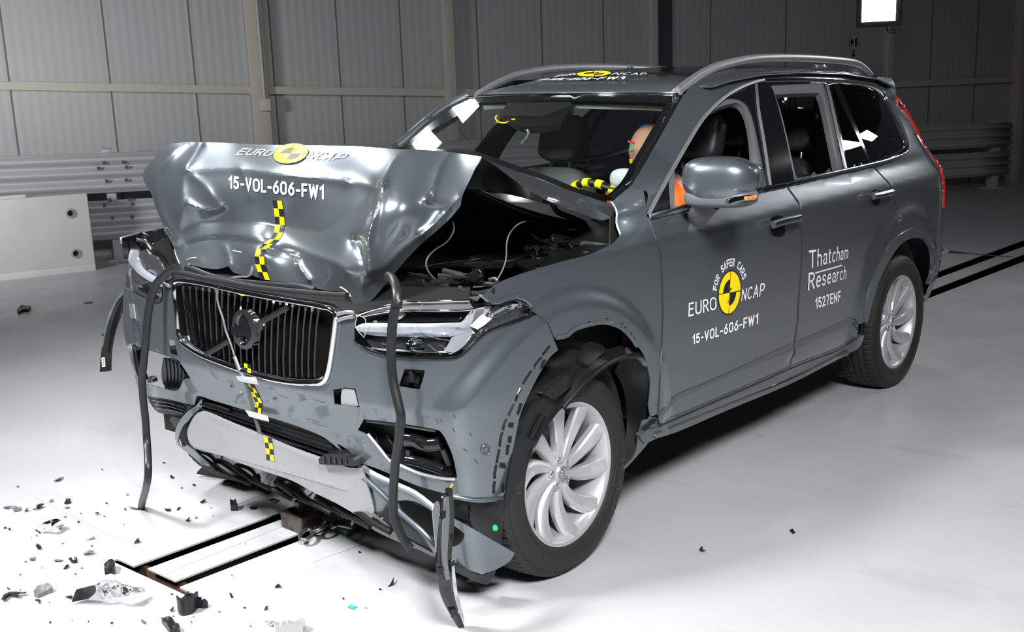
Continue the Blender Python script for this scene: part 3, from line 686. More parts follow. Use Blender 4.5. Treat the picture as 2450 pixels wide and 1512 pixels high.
# lower part of the front fascia side seam lip
def side(name, outline, m=PAINT, holes=(), step=14, off=0., thick=.004, mir=True):
    o = patch(name, outline, BODY, m, CAR, holes, step, thick, off)
    if mir: mirrored(o, CAR)
    return o
mirrored(FEND, CAR)
# front door
fd = list(smooth(g('I 205,1185! '+seam_front[2:]), False))[1:]
fdoor = [(p[0], p[1]) for p in smooth(g(seam_front), False)]+G('P 1574,985! J 62,1240! 75,1306! 850,962! 885,870!', closed=False)+[(p[0], p[1]) for p in smooth(g(seam_B), False)]+G('I 1195,962! 1000,1005 760,1062! 520,1125! 205,1192!', closed=False)
side('front_door', fdoor)
rd = smooth(g('J 888,872! 884,820 898,730 908,660 908,600 921,450 931,300 933,180 928,100 920,10 I 1303,1150 1298,1110 1283,1080 1248,1030 1220,990 1205,960!'), False)
rdoor = rd+G('I 1208,955! 1500,890 1810,822! 1930,945 1962,1020 1985,1130 2000,1220 1998,1290! K 640,232! 560,330 480,500 430,650 400,800 388,880 345,905 315,865 290,852 J 1235,660! 1270,700! 1262,775! 1140,850! 855,966!', closed=False)
side('rear_door', rdoor)
# lower cladding below the doors and its bright moulding line
side('side_molding', G('J 64,1236! 95,1214 130,1175 170,1132 230,1100 400,1030 870,812! 878,850! 600,955 232,1118 190,1140 150,1180 110,1225 70,1250!'), PAINTD, off=.012, thick=.012)
side('side_molding', G('J 886,808! 1100,715 1225,655! 1240,662 1262,690 1270,735! 1255,700 1235,685 1110,742 884,846!'), PAINTD, off=.012, thick=.012)
side('sill', G('J 75,1312! 850,968! 1140,853! 1255,783! 1300,760 1295,800 1270,842! 1210,872 1145,905! 855,1020 40,1390! -20,1420! -45,1370 -10,1340 30,1325 60,1318!'), PAINTD, step=10, off=.006, thick=.02)
side('sill_step', G('J 50,1385! 60,1362 130,1330 500,1180 860,1030 1140,890! 1215,865! 1205,885 1145,908 860,1055 500,1205 200,1335 100,1368!'), PAINTD, step=10, off=.03, thick=.03)
# quarter panel and D pillar around the rear glass
quart = G('I 1565,205! 1700,200 1880,205 1900,195! 1990,215 2060,260 1985,330! 2080,470 2160,640 2200,720 2270,790 2300,850 2325,960 2325,1080 2318,1150! K 990,200! 975,330 970,420 950,540 925,590 905,592! 935,560 945,450 940,330 925,260! 880,195 820,152 770,150 700,180 645,228!', closed=True)
quart = G('I 1560,208! 1700,202 1900,197 1960,215 1985,332! 2080,480 2160,640 2200,720 2270,790 2310,880 2328,980 2322,1130! K 985,290! 975,380 965,450 948,540 905,592! 938,540 946,440 938,330 918,240! 870,185 820,155 770,150 700,185 645,230! 650,190! I 2000,1285! 1998,1215 1962,1020 1930,945 1815,825! 1900,800 2000,760 2040,730 2062,690 2055,620 2010,520 1960,420 1900,330 1850,280 1780,245 1680,228 1560,222!', closed=True)
side('quarter_panel', quart, step=10)
# wheel-arch trims
side('wheel_arch_trim', G('K 388,885! 398,800 428,650 480,500 560,332 640,232 700,185 770,152 830,152 880,185 920,235 942,300 950,400 944,480 930,540 905,592! 895,588 925,500 932,420 925,330 880,250 800,226 740,238 690,268 640,320 590,400 535,500 490,610 455,730 430,830 412,905!'), PAINTD, step=8, off=.014, thick=.02)
# rear bumper side below the lamp, tail lamp
side('rear_bumper', G('K 905,592! 948,540 970,440 980,330 990,280! 1000,300 1000,360 985,440 965,510 930,600 905,670 880,715 865,738! 862,700 880,660!'), PAINTD, step=8)
# tail of the body: rear face closed by a simple shaped shell
tl = G('I 1985,332! 2010,360 2080,470 2150,600 2195,700 2250,770 2300,830 2325,880 2332,960 2328,1060 2322,1130! 2300,1090 2308,1000 2300,900 2270,830 2215,760 2180,700 2100,540 2030,410!')
for s_, r_ in (('I 1985,335 2010,365 2040,410 2080,475 2130,570 2170,660 2200,715 2235,765', .008), ('I 2232,760 2262,800 2290,845 2308,890 2316,940 2318,1000 2316,1060 2314,1120', .015)):
    o = tube('tail_lamp', BODY([(a, b) for a, b in T_(s_)]), r_, RED, CAR, push=.004, seg=10); mirrored(o, CAR)
rearp = []
V = []; F = []; zs = np.linspace(.34, 1.62, 24); ys = np.linspace(-1, 1, 25)
for z in zs:
    a_ = float(ar(z))-.02; Yb = float(Ybase(np.array(-3.7), np.array(z)))-.012
    for s in ys: k_ = abs(s)*.93; V.append((-2.4-a_*(1-k_**3.3)**(1/3.3), s*.93*Yb, z))
for i in range(23):
    for j in range(24): F.append((i*25+j, i*25+j+1, (i+1)*25+j+1, (i+1)*25+j))
# keep the rear window opening
F2 = [f for k, f in enumerate(F) if not (15 <= k//24 <= 21 and 3 <= k % 24 <= 20)]
o = mesh('tailgate', V, F2, PAINT, CAR); o.modifiers.new('thick', 'SOLIDIFY').thickness = .02
Fg = [f for k, f in enumerate(F) if (15 <= k//24 <= 21 and 3 <= k % 24 <= 20)]
o = mesh('rear_window', V, Fg, TINT, CAR)
# roof
V = []; F = []; xs = np.linspace(-1.19, -3.74, 53); ysr = np.linspace(-.66, .66, 41)
ws = quadfit([(1117, 233, 'y', -.60), (1622, 226, 'y', .60), (1370, 229, 'y', .0), (1560, 345, 'y', .665), (1478, 482, 'y', .72), (1515, 440, 'y', .71), (1020, 300, 'y', -.665), (940, 360, 'y', -.70), (1150, 378, 'x', -.42), (1250, 430, 'x', -.40), (1360, 470, 'x', -.45), (1280, 300, 'x', -.84)])
hx_ = ws(smooth(g('H 655,346 800,337 1100,331 1500,325 1900,320 2215,318'), False, 8))
for x in xs:
    for y in ysr:
        y = y*min(1., float(plan(np.array(x), np.array(1.60)))*1.01)
        t = max(0., (x+1.45)/.26); p = np.array([x, y, float(Hr(x)-.05*(abs(y)/.64)**3.2)]); q = np.array([np.interp(y*.61/.66, hx_[:, 1], hx_[:, k]) for k in range(3)])
        b = np.array([-1.45, y, float(Hr(-1.45)-.05*(abs(y)/.64)**3.2)]); r = b*(1-t)+q*t+np.array([0, 0, .012*math.sin(math.pi*t)]) if t > 0 else p; V.append(tuple(r))
for i in range(len(xs)-1):
    for j in range(40): F.append((i*41+j, i*41+j+1, (i+1)*41+j+1, (i+1)*41+j))
hl = lambda k: (7 <= k//40 <= 44 and 5 <= k % 40 <= 34)
def hrow(x0): return None
# trim the part in front of the header line (x > -1.25)
keep = list(range(len(F)))
o = mesh('roof', V, [F[k] for k in keep if not hl(k)], PAINT, CAR); o.modifiers.new('thick', 'SOLIDIFY').thickness = .006
o = mesh('glass_roof', V, [F[k] for k in keep if hl(k)], BLACKG, CAR); o.modifiers.new('thick', 'SOLIDIFY').thickness = .006
# cant rail between door tops and roof edge (near side)
side('roof_side', G('H 2250,322! I 470,318! 530,240 600,190 700,160 850,140 1100,132 1400,136 1600,152 1780,180 1900,197! 1700,203 1560,210! 1300,207 1030,213 1000,228 860,262 760,312 700,362 600,465 500,620 390,815 300,985 205,1180! 190,1150 215,1030 160,990 100,955! 170,840 250,700 330,560 400,430 460,330!'), PAINT, step=9)
# front pillar base triangle sits in the fender; chrome strips round the side glass
def chrome(name, s, w=.012, off=.008, m=CHROME, n=4, mir=True, h=.008):
    o = strip(name, g(s), BODY, w, m, CAR, off, h, False, n)
    if mir: mirrored(o, CAR)
    return o
chrome('chrome_strip', 'I 215,1195 300,1172 520,1122 760,1062 1000,1003 1195,962', .022)
chrome('chrome_strip', 'I 1205,958 1500,890 1810,820 1900,797 1990,765 2040,732 2062,690 2055,630 2012,520 1960,420 1900,330 1850,283 1780,248 1680,230 1560,218 1300,208 1030,214', .020)
chrome('chrome_strip', 'I 1030,216 960,232 860,272 770,325 690,392 600,495 500,655 400,830 300,1010 210,1182', .016, m=SATIN)
# glass surround, black, with the openings
fw_open = G('I 360,875 385,820! 480,640 590,475 690,385 770,350 830,345 880,358 925,400 965,490 995,620 1030,790 1065,965! 1030,985! 990,995! 370,1135! 362,1010')
rw_open = G('I 1085,250! 1300,240 1468,238! 1500,330 1560,600 1612,850! 1255,930! 1225,760 1190,600 1150,440 1110,300')
q1 = G('I 1535,240! 1590,380 1700,600 1790,800! 1640,845! 1600,640 1560,430 1520,290')
q2 = G('I 1575,238! 1700,250 1800,275 1860,320 1920,410 1985,540 2030,640 2038,680 2010,710 1940,745 1805,800! 1740,640 1660,440')
surround = G('I 225,1190! 300,1020 400,840 500,665 600,500 690,395 770,328 860,278 960,238 1030,220 1300,212 1560,224 1680,236 1780,254 1850,290 1900,338 1955,425 2008,525 2050,632 2058,685 2036,728 1990,760 1900,792 1810,815 1500,885 1200,955 1000,998 760,1056 520,1116!')
side('window_surround', surround, BLACKG, (fw_open, rw_open, q1, q2), step=11, off=-.006, thick=.006)
side('quarter_window', q1, TINT, off=-.008, thick=0, step=16); side('quarter_window', q2, TINT, off=-.008, thick=0, step=16)
# door window run channels (grey lined frames inside the openings)
def band(outer, k, name, m, off, thick=.02):
    c = np.mean(np.array(outer), 0); inner = [tuple(c+(np.array(p)-c)*k) for p in outer]
    return side(name, outer, m, (inner,), step=9, off=off, thick=thick, mir=False)
FRM = mat('door_frame_lining', (.12, .125, .13), .5)
fin = G('I 400,850! 500,665 600,505 700,420 790,385 850,378 890,400 920,450 945,530 970,700 985,975 960,985! 400,1120!')
side('window_frame', fw_open, FRM, (fin,), step=10, off=-.02, thick=.03, mir=False)
rin = G('I 1118,318! 1300,308 1440,305! 1470,390 1525,640 1570,858! 1270,918! 1235,760 1200,600 1160,440')
side('window_frame', rw_open, FRM, (rin,), step=10, off=-.02, thick=.03, mir=False)
o = strip('window_channel', g('I 1490,250 1520,370 1570,600 1625,845'), BODY, .016, SATIN, CAR, .006, .01); 
o = strip('window_channel', g('I 985,250 1000,420 1040,650 1085,965'), BODY, .014, FRM, CAR, .004, .01)
# sail panel behind the pillar
side('sail_panel', G('I 240,1160! 300,1020 358,885! 362,1010 372,1135!'), BLACKG, off=.002, thick=.01)
# roof rails
def rail_line(s, surf): return surf(smooth(g(s), False, 6))
RS = surf_plane('y', .585)
o = tube('roof_rail', RS(smooth(g('I 430,290 500,235 580,180 680,128 780,98 880,75 1000,60 1200,55 1400,62 1600,78 1700,98 1760,140 1795,180'), False, 5)), .021, SATIN, CAR, h=.014, push=.0, seg=10); RR = o; mirrored(o, CAR)
o = patch('rail_foot', G('I 670,158! 740,122 828,97! 826,147! 740,157'), RS, PAINTD, CAR, step=10, thick=.03); mirrored(o, CAR)
for s in ('I 1398,74! 1478,80! 1488,132! 1412,128!', 'I 1690,105! 1730,115 1790,182! 1700,160!'):
    o = patch('rail_foot', G(s), RS, PAINTD, CAR, step=10, thick=.03); mirrored(o, CAR)
o = patch('tape_tag', G('I 380,300! 400,275! 490,272! 470,310!'), surf_plane('y', .59), GREYT, CAR, step=10, thick=.004)
# windscreen
A1, A2, B1, B2 = (1117, 233), (1622, 226), (1500, 470), (935, 372)
wso = G('H 665,350! 900,333 1500,325 2190,320! 2215,345! 2150,480 2050,640 1960,800 1880,960 1790,1030 1700,1105 1500,1060 1250,960 900,840 700,770 400,745 150,715! 300,600 450,500 560,420')
o = patch('windscreen', wso, ws, GLASS, CAR, step=16, thick=0)
# black frit border of the glass
fin_ = G('H 760,385! 1000,375 1500,370 2080,385 2110,410! 2040,540 1960,680 1890,800 1800,960 1700,1060! 1500,1020 1250,920 900,800 700,735 400,720 250,700! 400,590 560,500 680,430')
o = patch('windscreen_frit', wso, ws, BLACKG, CAR, (fin_,), step=14, thick=.002, off=-.008)
o = strip('header_seal', g('H 665,347 900,330 1500,322 2190,317'), ws, .012, CHROME, CAR, .006, .006)
o = strip('windscreen_seal', g('H 2225,345 2150,490 2060,640 1960,800 1890,950 1800,1030 1720,1100'), ws, .030, BLACKG, CAR, .004, .012)
# far pillar outer edge visible left of the glass
o = strip('far_pillar', g('H 670,342 500,425 380,520 240,640 150,712'), offset(ws, -.03), .05, PAINT, CAR, .0, .05)
o = strip('chrome_strip', g('H 655,345 490,430 370,520 230,645 140,715'), offset(ws, -.03), .012, SATIN, CAR, .03, .01)
# filler: dark underbody and bulkheads so light does not leak through the shell
boxes('underbody', [((-1.80, 0, .28), (3.6, 1.50, .06))], BLACKM, CAR)
for xc, zc in WC:
    pass
side('inner_sill', G('J 75,1312! 850,968! 1255,783! 1270,842! 855,1020 40,1390!'), BLACKM, off=-.03, thick=.02)
# door handles
def handle(s_bezel, s_bar):
    hd = empty('door_handle', parent=CAR)
    patch('handle_recess', G(s_bezel), BODY, BLACKG, hd, step=5, off=.0025, thick=.002)
    o = strip('handle_bar', g(s_bar), BODY, .034, PAINT, hd, .038, .022)
    o = strip('chrome_insert', g(s_bar), offset(BODY, 0), .012, CHROME, hd, .052, .006)
handle('I 1100,1190 1130,1178 1165,1182 1185,1215 1190,1290 1180,1325 1125,1335 1095,1300 1085,1230', 'I 1048,1265 1090,1252 1160,1230 1242,1210')
handle('I 1815,1005 1850,998 1870,1010 1872,1060 1860,1105 1830,1110 1812,1080', 'I 1772,1065 1800,1055 1850,1042 1905,1028')
# decals
def dt(s, q, b=0., sh=0., m=WHITEP, surf=BODY, name='lettering', off=.004): return decal_text(name, s, [(p[0], p[1]) for p in g(q)], surf, m, CAR, off, b, sh)
dt('EURO', 'J 245,650 415,605 412,528 247,568')
dt('NCAP', 'J 563,556 700,522 708,443 570,482')
dt('15-VOL-606-FW1', 'J 268,820 664,692 666,628 268,760', .20)
dt('Thatcham', 'J 972,362 1205,298 1212,222 972,250')
dt('Research', 'J 965,493 1195,420 1200,345 970,385')
patch('lettering', G('J 1010,382! 1172,336! 1173,343! 1010,390!'), BODY, WHITEP, CAR, step=20, off=.004, thick=.0006)
dt('1527ENF', 'J 1010,603 1162,556 1163,492 1008,538', .21)
# round target logo on the door, plane local to the door
def logo(cx, cy, ex_, ey_, surf, parent, off=.004):
    """cx,cy centre; ex_, ey_ image vectors of radius right and up (photo px)"""
    C0 = np.array([cx, cy]); E1 = np.array(ex_, float); E2 = np.array(ey_, float)
    def P(r, a): return tuple(C0+E1*r*math.cos(a)+E2*r*math.sin(a))
    L = empty('round_logo', parent=parent)
    patch('rim_black', [P(1.03, 2*math.pi*k/48) for k in range(48)], surf, BLACKP, L, step=8, off=off, thick=.0005)
    def sector(r0, r1, a0, a1, m, o_):
        pts = [P(r1, a0+(a1-a0)*k/12) for k in range(13)]+([P(r0, a1-(a1-a0)*k/12) for k in range(13)] if r0 > 0 else [P(.0, 0)])
        patch('segment', pts, surf, m, L, step=8, off=o_, thick=.0005)
    h = math.pi/2
    for k in range(4): sector(.0, .97, k*h+.03, (k+1)*h-.03, YELLOWP, off+.0012)
    for k in (1, 3): sector(.0, .60, k*h+.03, (k+1)*h-.03, BLACKP, off+.0024)
    return L
logo(1746, 700, (26.5, -4.2), (2.5, -52), BODY, CAR)
# arc text
def arc_text(s, cx, cy, ex_, ey_, r, a0, a1, hgt, surf, parent, off=.004):
    C0 = np.array([cx, cy]); E1 = np.array(ex_, float); E2 = np.array(ey_, float); n = len(s); objs = []
    for i, ch in enumerate(s):
        if ch == ' ': continue
        V, F = stroke_text(ch, .22); wch = .5 if ch not in 'I' else .2
        am = a0+(a1-a0)*(i+.5)/n; da = (a1-a0)/n*.42*(1.0)
        a = am-da+V[:, 0]*2*da*(.35 if ch == '1' else 1); rr_ = r+V[:, 1]*hgt
        X = C0+E1*(rr_*np.cos(a))[:, None]+E2*(rr_*np.sin(a))[:, None]
        objs.append(mesh('lettering', offset(surf, off)(X), F, WHITEP, parent, False))
    return merge(objs, 'lettering')
arc_text('FOR SAFER CARS', 1746, 700, (26.5, -4.2), (2.5, -52), 1.2, math.radians(172), math.radians(22), .38, BODY, CAR)
# roof writing
RSF = surf_implicit(lambda x, y, z: roofF(x, y, z)-.014)
dt('EURO', 'H 1300,195 1470,180 1510,165 1350,178', 0, 0, surf=RSF)
dt('NCAP', 'H 1715,180 1975,180 1985,166 1760,164', 0, 0, surf=RSF)
dt('15-VOL-606-FW1', 'H 1155,222 1815,212 1830,192 1230,208', .2, 0, surf=RSF)
logo(900+1595/3.0625, 120+171/3.0625, (42, -2), (-2, -6.5), RSF, CAR, .01)

# dark lining behind the fender and door shut lines
side('shut_line_filler', G('I -60,1190! 30,1090! 90,950! 235,950! 300,1100! 330,1190! 420,1500! 60,1700! -60,1500!'), BLACKM, off=-.04, thick=.004, step=20)
side('door_lining', G('I 300,1265! 1000,1095! 1800,905! 1950,1100! 1950,1500! J 1250,700! 860,900! 120,1200! I 300,1600!'), BLACKM, off=-.07, thick=.004, step=30)

# shut lines
SHUT = mat('shut_line', (.012, .012, .012), .5)
for s_ in ('I 205,1205 228,1260 255,1325 280,1390 293,1440 303,1500 P 1584,680 1585,760 1582,840 1578,920 1574,985', 'I 1200,962 1215,990 1245,1030 1280,1080 1295,1110 1300,1150 J 917,10 925,100 930,180 928,300 918,450 905,600 905,660 895,730 882,820 886,870 860,940 850,965', 'I 1812,824 1870,885 1930,948 1950,985 1965,1040 1985,1130 2000,1220 1998,1290'):
    strip('shut_line', g(s_), BODY, .007, SHUT, CAR, .0015, .002)
strip('shut_line', g('J 62,1310 300,1205 600,1075 850,965 1000,905 1140,852 1200,815 1258,780'), BODY, .009, SHUT, CAR, .010, .004)
strip('shut_line', g('P 1552,512 1500,530 1470,540'), BODY, .006, SHUT, CAR, .0015, .002) if False else None
strip('fuel_flap_line', g('I 2010,1185 2022,1190 2016,1215 2008,1220'), BODY, .002, CHROME, CAR, .002, .002)
# ================================================================ FRONT END
LIGHTBAR = mat('light_guide', (.44, .445, .475), .14, .25, .8)
REFL = mat('lamp_reflector', (.6, .61, .63), .1, .95, .3)
SKIDM = mat('skid_plate_silver', (.33, .34, .35), .42, .35, .2)
SCUFF = mat('scuffed_paint', (.30, .32, .34), .6, .3)
# ---- hood: crumpled front face
hoodP = G('A 700,88 760,78 825,70! 1100,72 1500,90 1900,95 2240,103 B 300,124 560,131 780,152! 1040,188! 1018,235 985,285 945,370 905,450 885,500 873,545 868,590! 790,685 680,790 560,890 440,1010 330,1140 250,1235 180,1320 120,1380 40,1408 A 2238,1418! 2215,1385 2180,1345 2120,1300 2000,1290 1860,1262 1700,1225 1500,1202 1390,1168 1300,1160 1230,1138 1190,1090! 1100,1112 1000,1105 880,1078 850,1092 822,1138! 785,1090 755,1000 742,932! 715,880 690,830 640,720 595,610 550,480 512,420 488,360 500,300 532,256 600,180', 3)
hc = [(405, 347, 'y', -.70), (345, 425, 'y', -.84), (372, 500, 'y', -.78), (415, 590, 'y', -.66), (438, 648, 'y', -.52), (417, 595, 'y', -.64), (440, 342, 'y', -.64), (435, 500, 'y', -.55),
      (663, 483, 'y', 0), (672, 540, 'y', 0), (664, 568, 'y', 0), (622, 592, 'y', 0), (614, 615, 'y', 0), (622, 640, 'y', 0), (631, 668, 'y', 0), (660, 440, 'y', 0.0), (690, 372, 'y', 0), (700, 345, 'x', .31),
      (560, 343, 'x', .31), (850, 350, 'x', .30), (1000, 355, 'x', .24), (1080, 366, 'x', .16), (1151, 375, 'y', .74), (1128, 425, 'y', .745), (1105, 490, 'y', .75), (1040, 560, 'y', .69), (980, 620, 'y', .62), (925, 680, 'y', .55), (870, 728, 'y', .50),
      (800, 700, 'y', .36), (720, 680, 'y', .20), (540, 650, 'y', -.22), (480, 640, 'y', -.38), (530, 560, 'x', .43), (800, 560, 'x', .47), (880, 640, 'x', .53), (820, 450, 'x', .40), (960, 480, 'x', .44), (540, 440, 'x', .43)]
hs = tps(hc, .002)
def T(s): return [(p[0], p[1]) for p in smooth(g(s), False, 4)]
tents = [(T('A 840,290 930,303 1100,293 1290,290 1450,315 1700,345 2000,370 2160,395'), .016, 14),
         (T('A 845,75 760,130 690,210 620,310 600,420 605,520 650,660 740,835'), .018, 13),
         (T('A 960,90 890,200 835,290 815,400 808,500 800,600 800,700 775,800 755,920'), .02, 12),
         (T('A 740,935 850,890 1000,840 1150,820 1400,850 1600,880 1800,960 2050,1050 2150,1110'), .022, 22),
         (T('A 860,905 1000,880 1200,880 1400,905 1550,950 1750,1010'), -.012, 9),
         (T('B 430,125 330,200 250,330 225,400'), .014, 11), (T('B 225,400 190,560 130,750 100,880 95,1050 120,1220'), .034, 15),
         (T('B 770,150 700,260 650,400 585,540'), .012, 10), (T('B 585,540 650,570 765,600'), .012, 6), (T('B 860,520 810,570 740,650 650,740 545,830'), .014, 10),
         (T('B 545,830 400,940 250,1080 120,1130'), .008, 12),
         (T('B 0,880 60,1000 90,1120 130,1230'), -.03, 11),
         (T('A 860,570 950,610 1060,625 1135,600'), .012, 7), (T('A 900,350 990,420 1060,520 1130,600'), .010, 9),
         (T('A 980,720 1200,735 1500,740 1760,780 1960,800 2100,720 2250,600 2380,470'), -.010, 14),
         (T('A 2160,395 2290,410 2400,450'), .010, 10), (T('A 1290,290 1350,400 1370,520'), .006, 9),
         (T('A 1160,925 1190,1000 1200,1080'), .014, 6), (T('A 1770,1035 1780,1100 1850,1200'), .014, 6),
         (T('A 850,1030 900,1020 960,1040'), .006, 5)]
bumps = [(200+1130/3.436, 320+650/3.436, -.022, 16), (200+870/3.436, 320+680/3.436, .014, 22), (200+1000/3.436, 320+500/3.436, .010, 24), (200+1700/3.436, 320+640/3.436, -.010, 30),
         (200+2050/3.436, 320+850/3.436, .012, 28), (200+700/3.436, 320+600/3.436, -.012, 22), (850+350/3.436, 320+650/3.436, .018, 34), (850+600/3.436, 320+430/3.436, -.010, 26), (850+150/3.436, 320+500/3.436, -.014, 30),
         (200+2230/3.436, 320+960/3.436, -.022, 18), (200+1300/3.436, 320+430/3.436, -.008, 26), (530, 615, .012, 30), (740, 640, .012, 36), (610, 480, -.006, 22), (740, 500, -.006, 40), (480, 460, -.008, 20)]
HOODS = creased(hs, [(L, h*1.5, w*.9) for L, h, w in tents], [(x, y, h*.8, r) for x, y, h, r in bumps])
h1 = patch('hood', hoodP, HOODS, PAINT, CAR, step=5, thick=.003, lines=[L for L, h, w in tents if abs(h) >= .012])
hr_c = [(1151, 377, 'y', .735), (1215, 425, 'y', .745), (1310, 482, 'y', .76), (1430, 524, 'y', .77), (1465, 515, 'y', .78), (1468, 492, 'y', .72), (1400, 467, 'y', .67), (1316, 439, 'y', .65), (1228, 407, 'y', .66), (1173, 386, 'y', .70)]
h2 = patch('hood', G('B 1040,189! 1110,226 1200,262 1300,300 1450,355 1600,410 1750,462 1900,512 2020,550 2100,577 2128,602 2122,650 2090,692 2050,706 2000,700 1900,672 1800,640 1700,600 1600,556 1500,500 1400,440 1250,330 1130,245!'), tps(hr_c), PAINT, CAR, step=8, thick=.003)
V = []; F = []
for i in range(17):
    t = i/16; x = .19-.69*t; z = 1.452-.257*t-.03*math.sin(t*3.14)
    for j in range(17):
        s = -1+2*j/16; V.append((x, (.58+.08*t)*s, z-.012*s*s-.01*(s*s*s*s)))
for i in range(16):
    for j in range(16): F.append((i*17+j, i*17+j+1, (i+1)*17+j+1, (i+1)*17+j))
h3 = mesh('hood', [(a, b, c+.004) for a, b, c in V], F, PAINT, CAR)
merge([h1, h2, h3], 'hood')
o = mesh('hood_lining', [(a, b*1.04, c-.014) for a, b, c in V], F, BLACK, CAR); o.modifiers.new('thick', 'SOLIDIFY').thickness = .003
# inner side of the fold (black) seen under the raised edge
lin = tps([(1151, 380, 'y', .72), (1120, 470, 'y', .70), (1180, 462, 'y', .55), (1316, 480, 'y', .55), (1426, 523, 'y', .74), (1300, 478, 'y', .74), (1215, 425, 'y', .73)])
patch('hood_lining', G('B 1040,196! 1130,252 1250,338 1400,448 1600,562 1800,645 1990,702! 1900,690 1600,585 1350,520 1100,470 900,452! 945,375 990,285'), lin, BLACKM, CAR, step=12, thick=.003)
# hood writing and target logo on the fold
def hd(s, q, b=0.): return dt(s, q, b, surf=HOODS, off=.006)
hd('15-VOL-606-FW1', 'A 1190,450 1975,540 1975,424 1190,345', .20)
hd('EURO', 'A 1248,172 1530,182 1590,130 1310,118'); hd('NCAP', 'A 1828,198 2080,222 2200,160 1880,135')
logo(695, 367, (40, 1.5), (12, -24), HOODS, CAR, .007)
# checker tape ---------------------------------------------------------------
def checker(line, hw, surf, n, flip=0, off=.004):
    L = np.array(T(line)); seg = np.r_[0, np.cumsum(np.linalg.norm(np.diff(L, axis=0), axis=1))]
    def pos(t): s = t*seg[-1]; return np.array([np.interp(s, seg, L[:, 0]), np.interp(s, seg, L[:, 1])])
    obs = []
    for i in range(n):
        for k in (0, 1):
            p = []
            for t, s in ((i/n, k), (i/n, k+1), ((i+1)/n, k+1), ((i+1)/n, k)):
                c = pos(t); p.append(c+np.array(hw)*(s-1))
            gr = []; m_ = 3
            for a in range(m_+1):
                for b in range(m_+1):
                    u, v = a/m_, b/m_; q = (1-v)*((1-u)*p[0]+u*p[1])+v*((1-u)*p[3]+u*p[2]); gr.append(q)
            X = offset(surf, off)(gr); Fq = [(a*4+b, a*4+b+1, (a+1)*4+b+1, (a+1)*4+b) for a in range(3) for b in range(3)]
            obs.append(mesh('checker_tape', X, Fq, (YELLOWP, BLACKP)[(i+k+flip) % 2], CAR, False))
    return merge(obs, 'checker_tape')
checker('A 1590,550 1600,610 1608,670 1614,730 1612,790 1590,840 1555,882 1500,915 1458,950 1444,990 1446,1040 1455,1100 1475,1150 1492,1200', (11, .6), HOODS, 11, 1)
# ---- front bumper fascia
gr_out = G('C 735,252! 760,238! 860,230 1000,256 1300,326 1600,382 1900,432 2040,462! 2080,485 2098,520! 2088,600 2065,800 2045,950 2012,1060 1985,1090 1950,1103 1850,1107 1700,1098 1500,1062 1300,1000 1000,890 850,805 790,745 768,690 752,500 740,350')
fogL = G('C 395,770! 490,802 640,850 780,902! 840,990 882,1052! 822,1060 790,1130 750,1152 690,1142 520,1098 462,1080! 420,960')
fogR = G('F 190,142! 400,165 640,206 690,232 725,290 765,390 790,515! 745,545 650,528 560,500 420,440 362,420 300,350 235,262 150,215!')
wash = G('D 868,965! 1050,978! 1058,1000 1012,1158! 990,1160 812,1130! 818,1110')
tear = G('D 185,1162! 270,1150 300,1142 400,1155! 418,1240 440,1335! 300,1312 240,1308 198,1300!')
tearL = G('C 692,733! 740,735 755,770 775,870! 745,855 715,850 705,800')
sqL = G('C 385,435! 435,440 462,575! 420,565')
bump = G('C 330,300! 345,302 400,345 460,382 520,412 570,430 620,440 648,425! 655,350 652,255! 735,212! 860,205 1000,235 1300,305 1600,358 1900,408 2060,442 2112,505! D 250,470! 405,432! 388,560 388,692! 440,745 560,805 700,835 850,858 1100,872 1300,872 1380,850 1470,790 1560,700 1650,622 1800,555 2050,470 2130,452! 2230,535! 2290,690! 2330,785! G 460,342 400,442 350,542 310,642 282,780 260,882 242,1000 235,1062! 180,1066 110,1062 F 900,655 770,636 700,618! 540,572 420,522 300,470 215,440 165,430! 150,400 90,345 20,300 E 1960,685! 1860,600 1760,535 1500,432 1100,312 780,215 700,186 645,180! 620,262! 560,250 360,202 200,182! 120,130! C 400,950 365,800 345,740 328,600 323,450')
BSURF = BODY
o = patch('front_bumper', bump, BSURF, PAINT, CAR, (gr_out, fogL, fogR, wash, tear, tearL, sqL), step=7, thick=.004)
# black structure behind the openings
patch('bumper_core', G('C 790,300! 1300,300 1900,430 2150,520! D 390,700! 560,850 1100,900! 1900,700! G 300,640! 220,1050! F 765,690! 400,560 160,470! E 1960,700! 1500,700 700,400! 640,200! C 900,1000! 800,800!'), BODY, BLACKM, CAR, step=25, off=-.085, thick=.004)
patch('intake_grille', G('E 655,215! 1000,290 1500,430 1800,545 2000,690! 2140,830! 1780,745 1500,645 1250,545 960,430 740,335!'), BODY, BLACK, CAR, step=14, off=-.05, thick=.004)
for k in range(3):
    strip('intake_slat', [(300+(700+i*300-k*10)/3.78, 900+(262+k*32+i*(95+3*k))/3.78) for i in range(5)], offset(BODY, -.035), .008, BLACKG, CAR, .01, .01)
patch('camera_box', G('E 690,232! 860,268! 940,300! 935,345! 800,330 690,290!'), BODY, BLACK, CAR, step=8, off=-.03, thick=.02)
patch('washer_box', G('D 880,1000! 1030,1010! 990,1140! 840,1110!'), BODY, BLACKG, CAR, step=8, off=-.035, thick=.01)
patch('washer_rib', G('D 905,990! 940,985 960,1080! 925,1100!'), BODY, BLACK, CAR, step=6, off=-.008, thick=.02)
patch('torn_flap', G('D 275,1150! 385,1160! 408,1250 425,1318! 340,1318 262,1300! 262,1220'), BODY, SKIDM, CAR, step=6, off=-.008, thick=.004)
patch('washer_lid', G('C 372,436! 408,440! 425,560! 385,555!'), BODY, SATIN, CAR, step=6, off=.008, thick=.004)
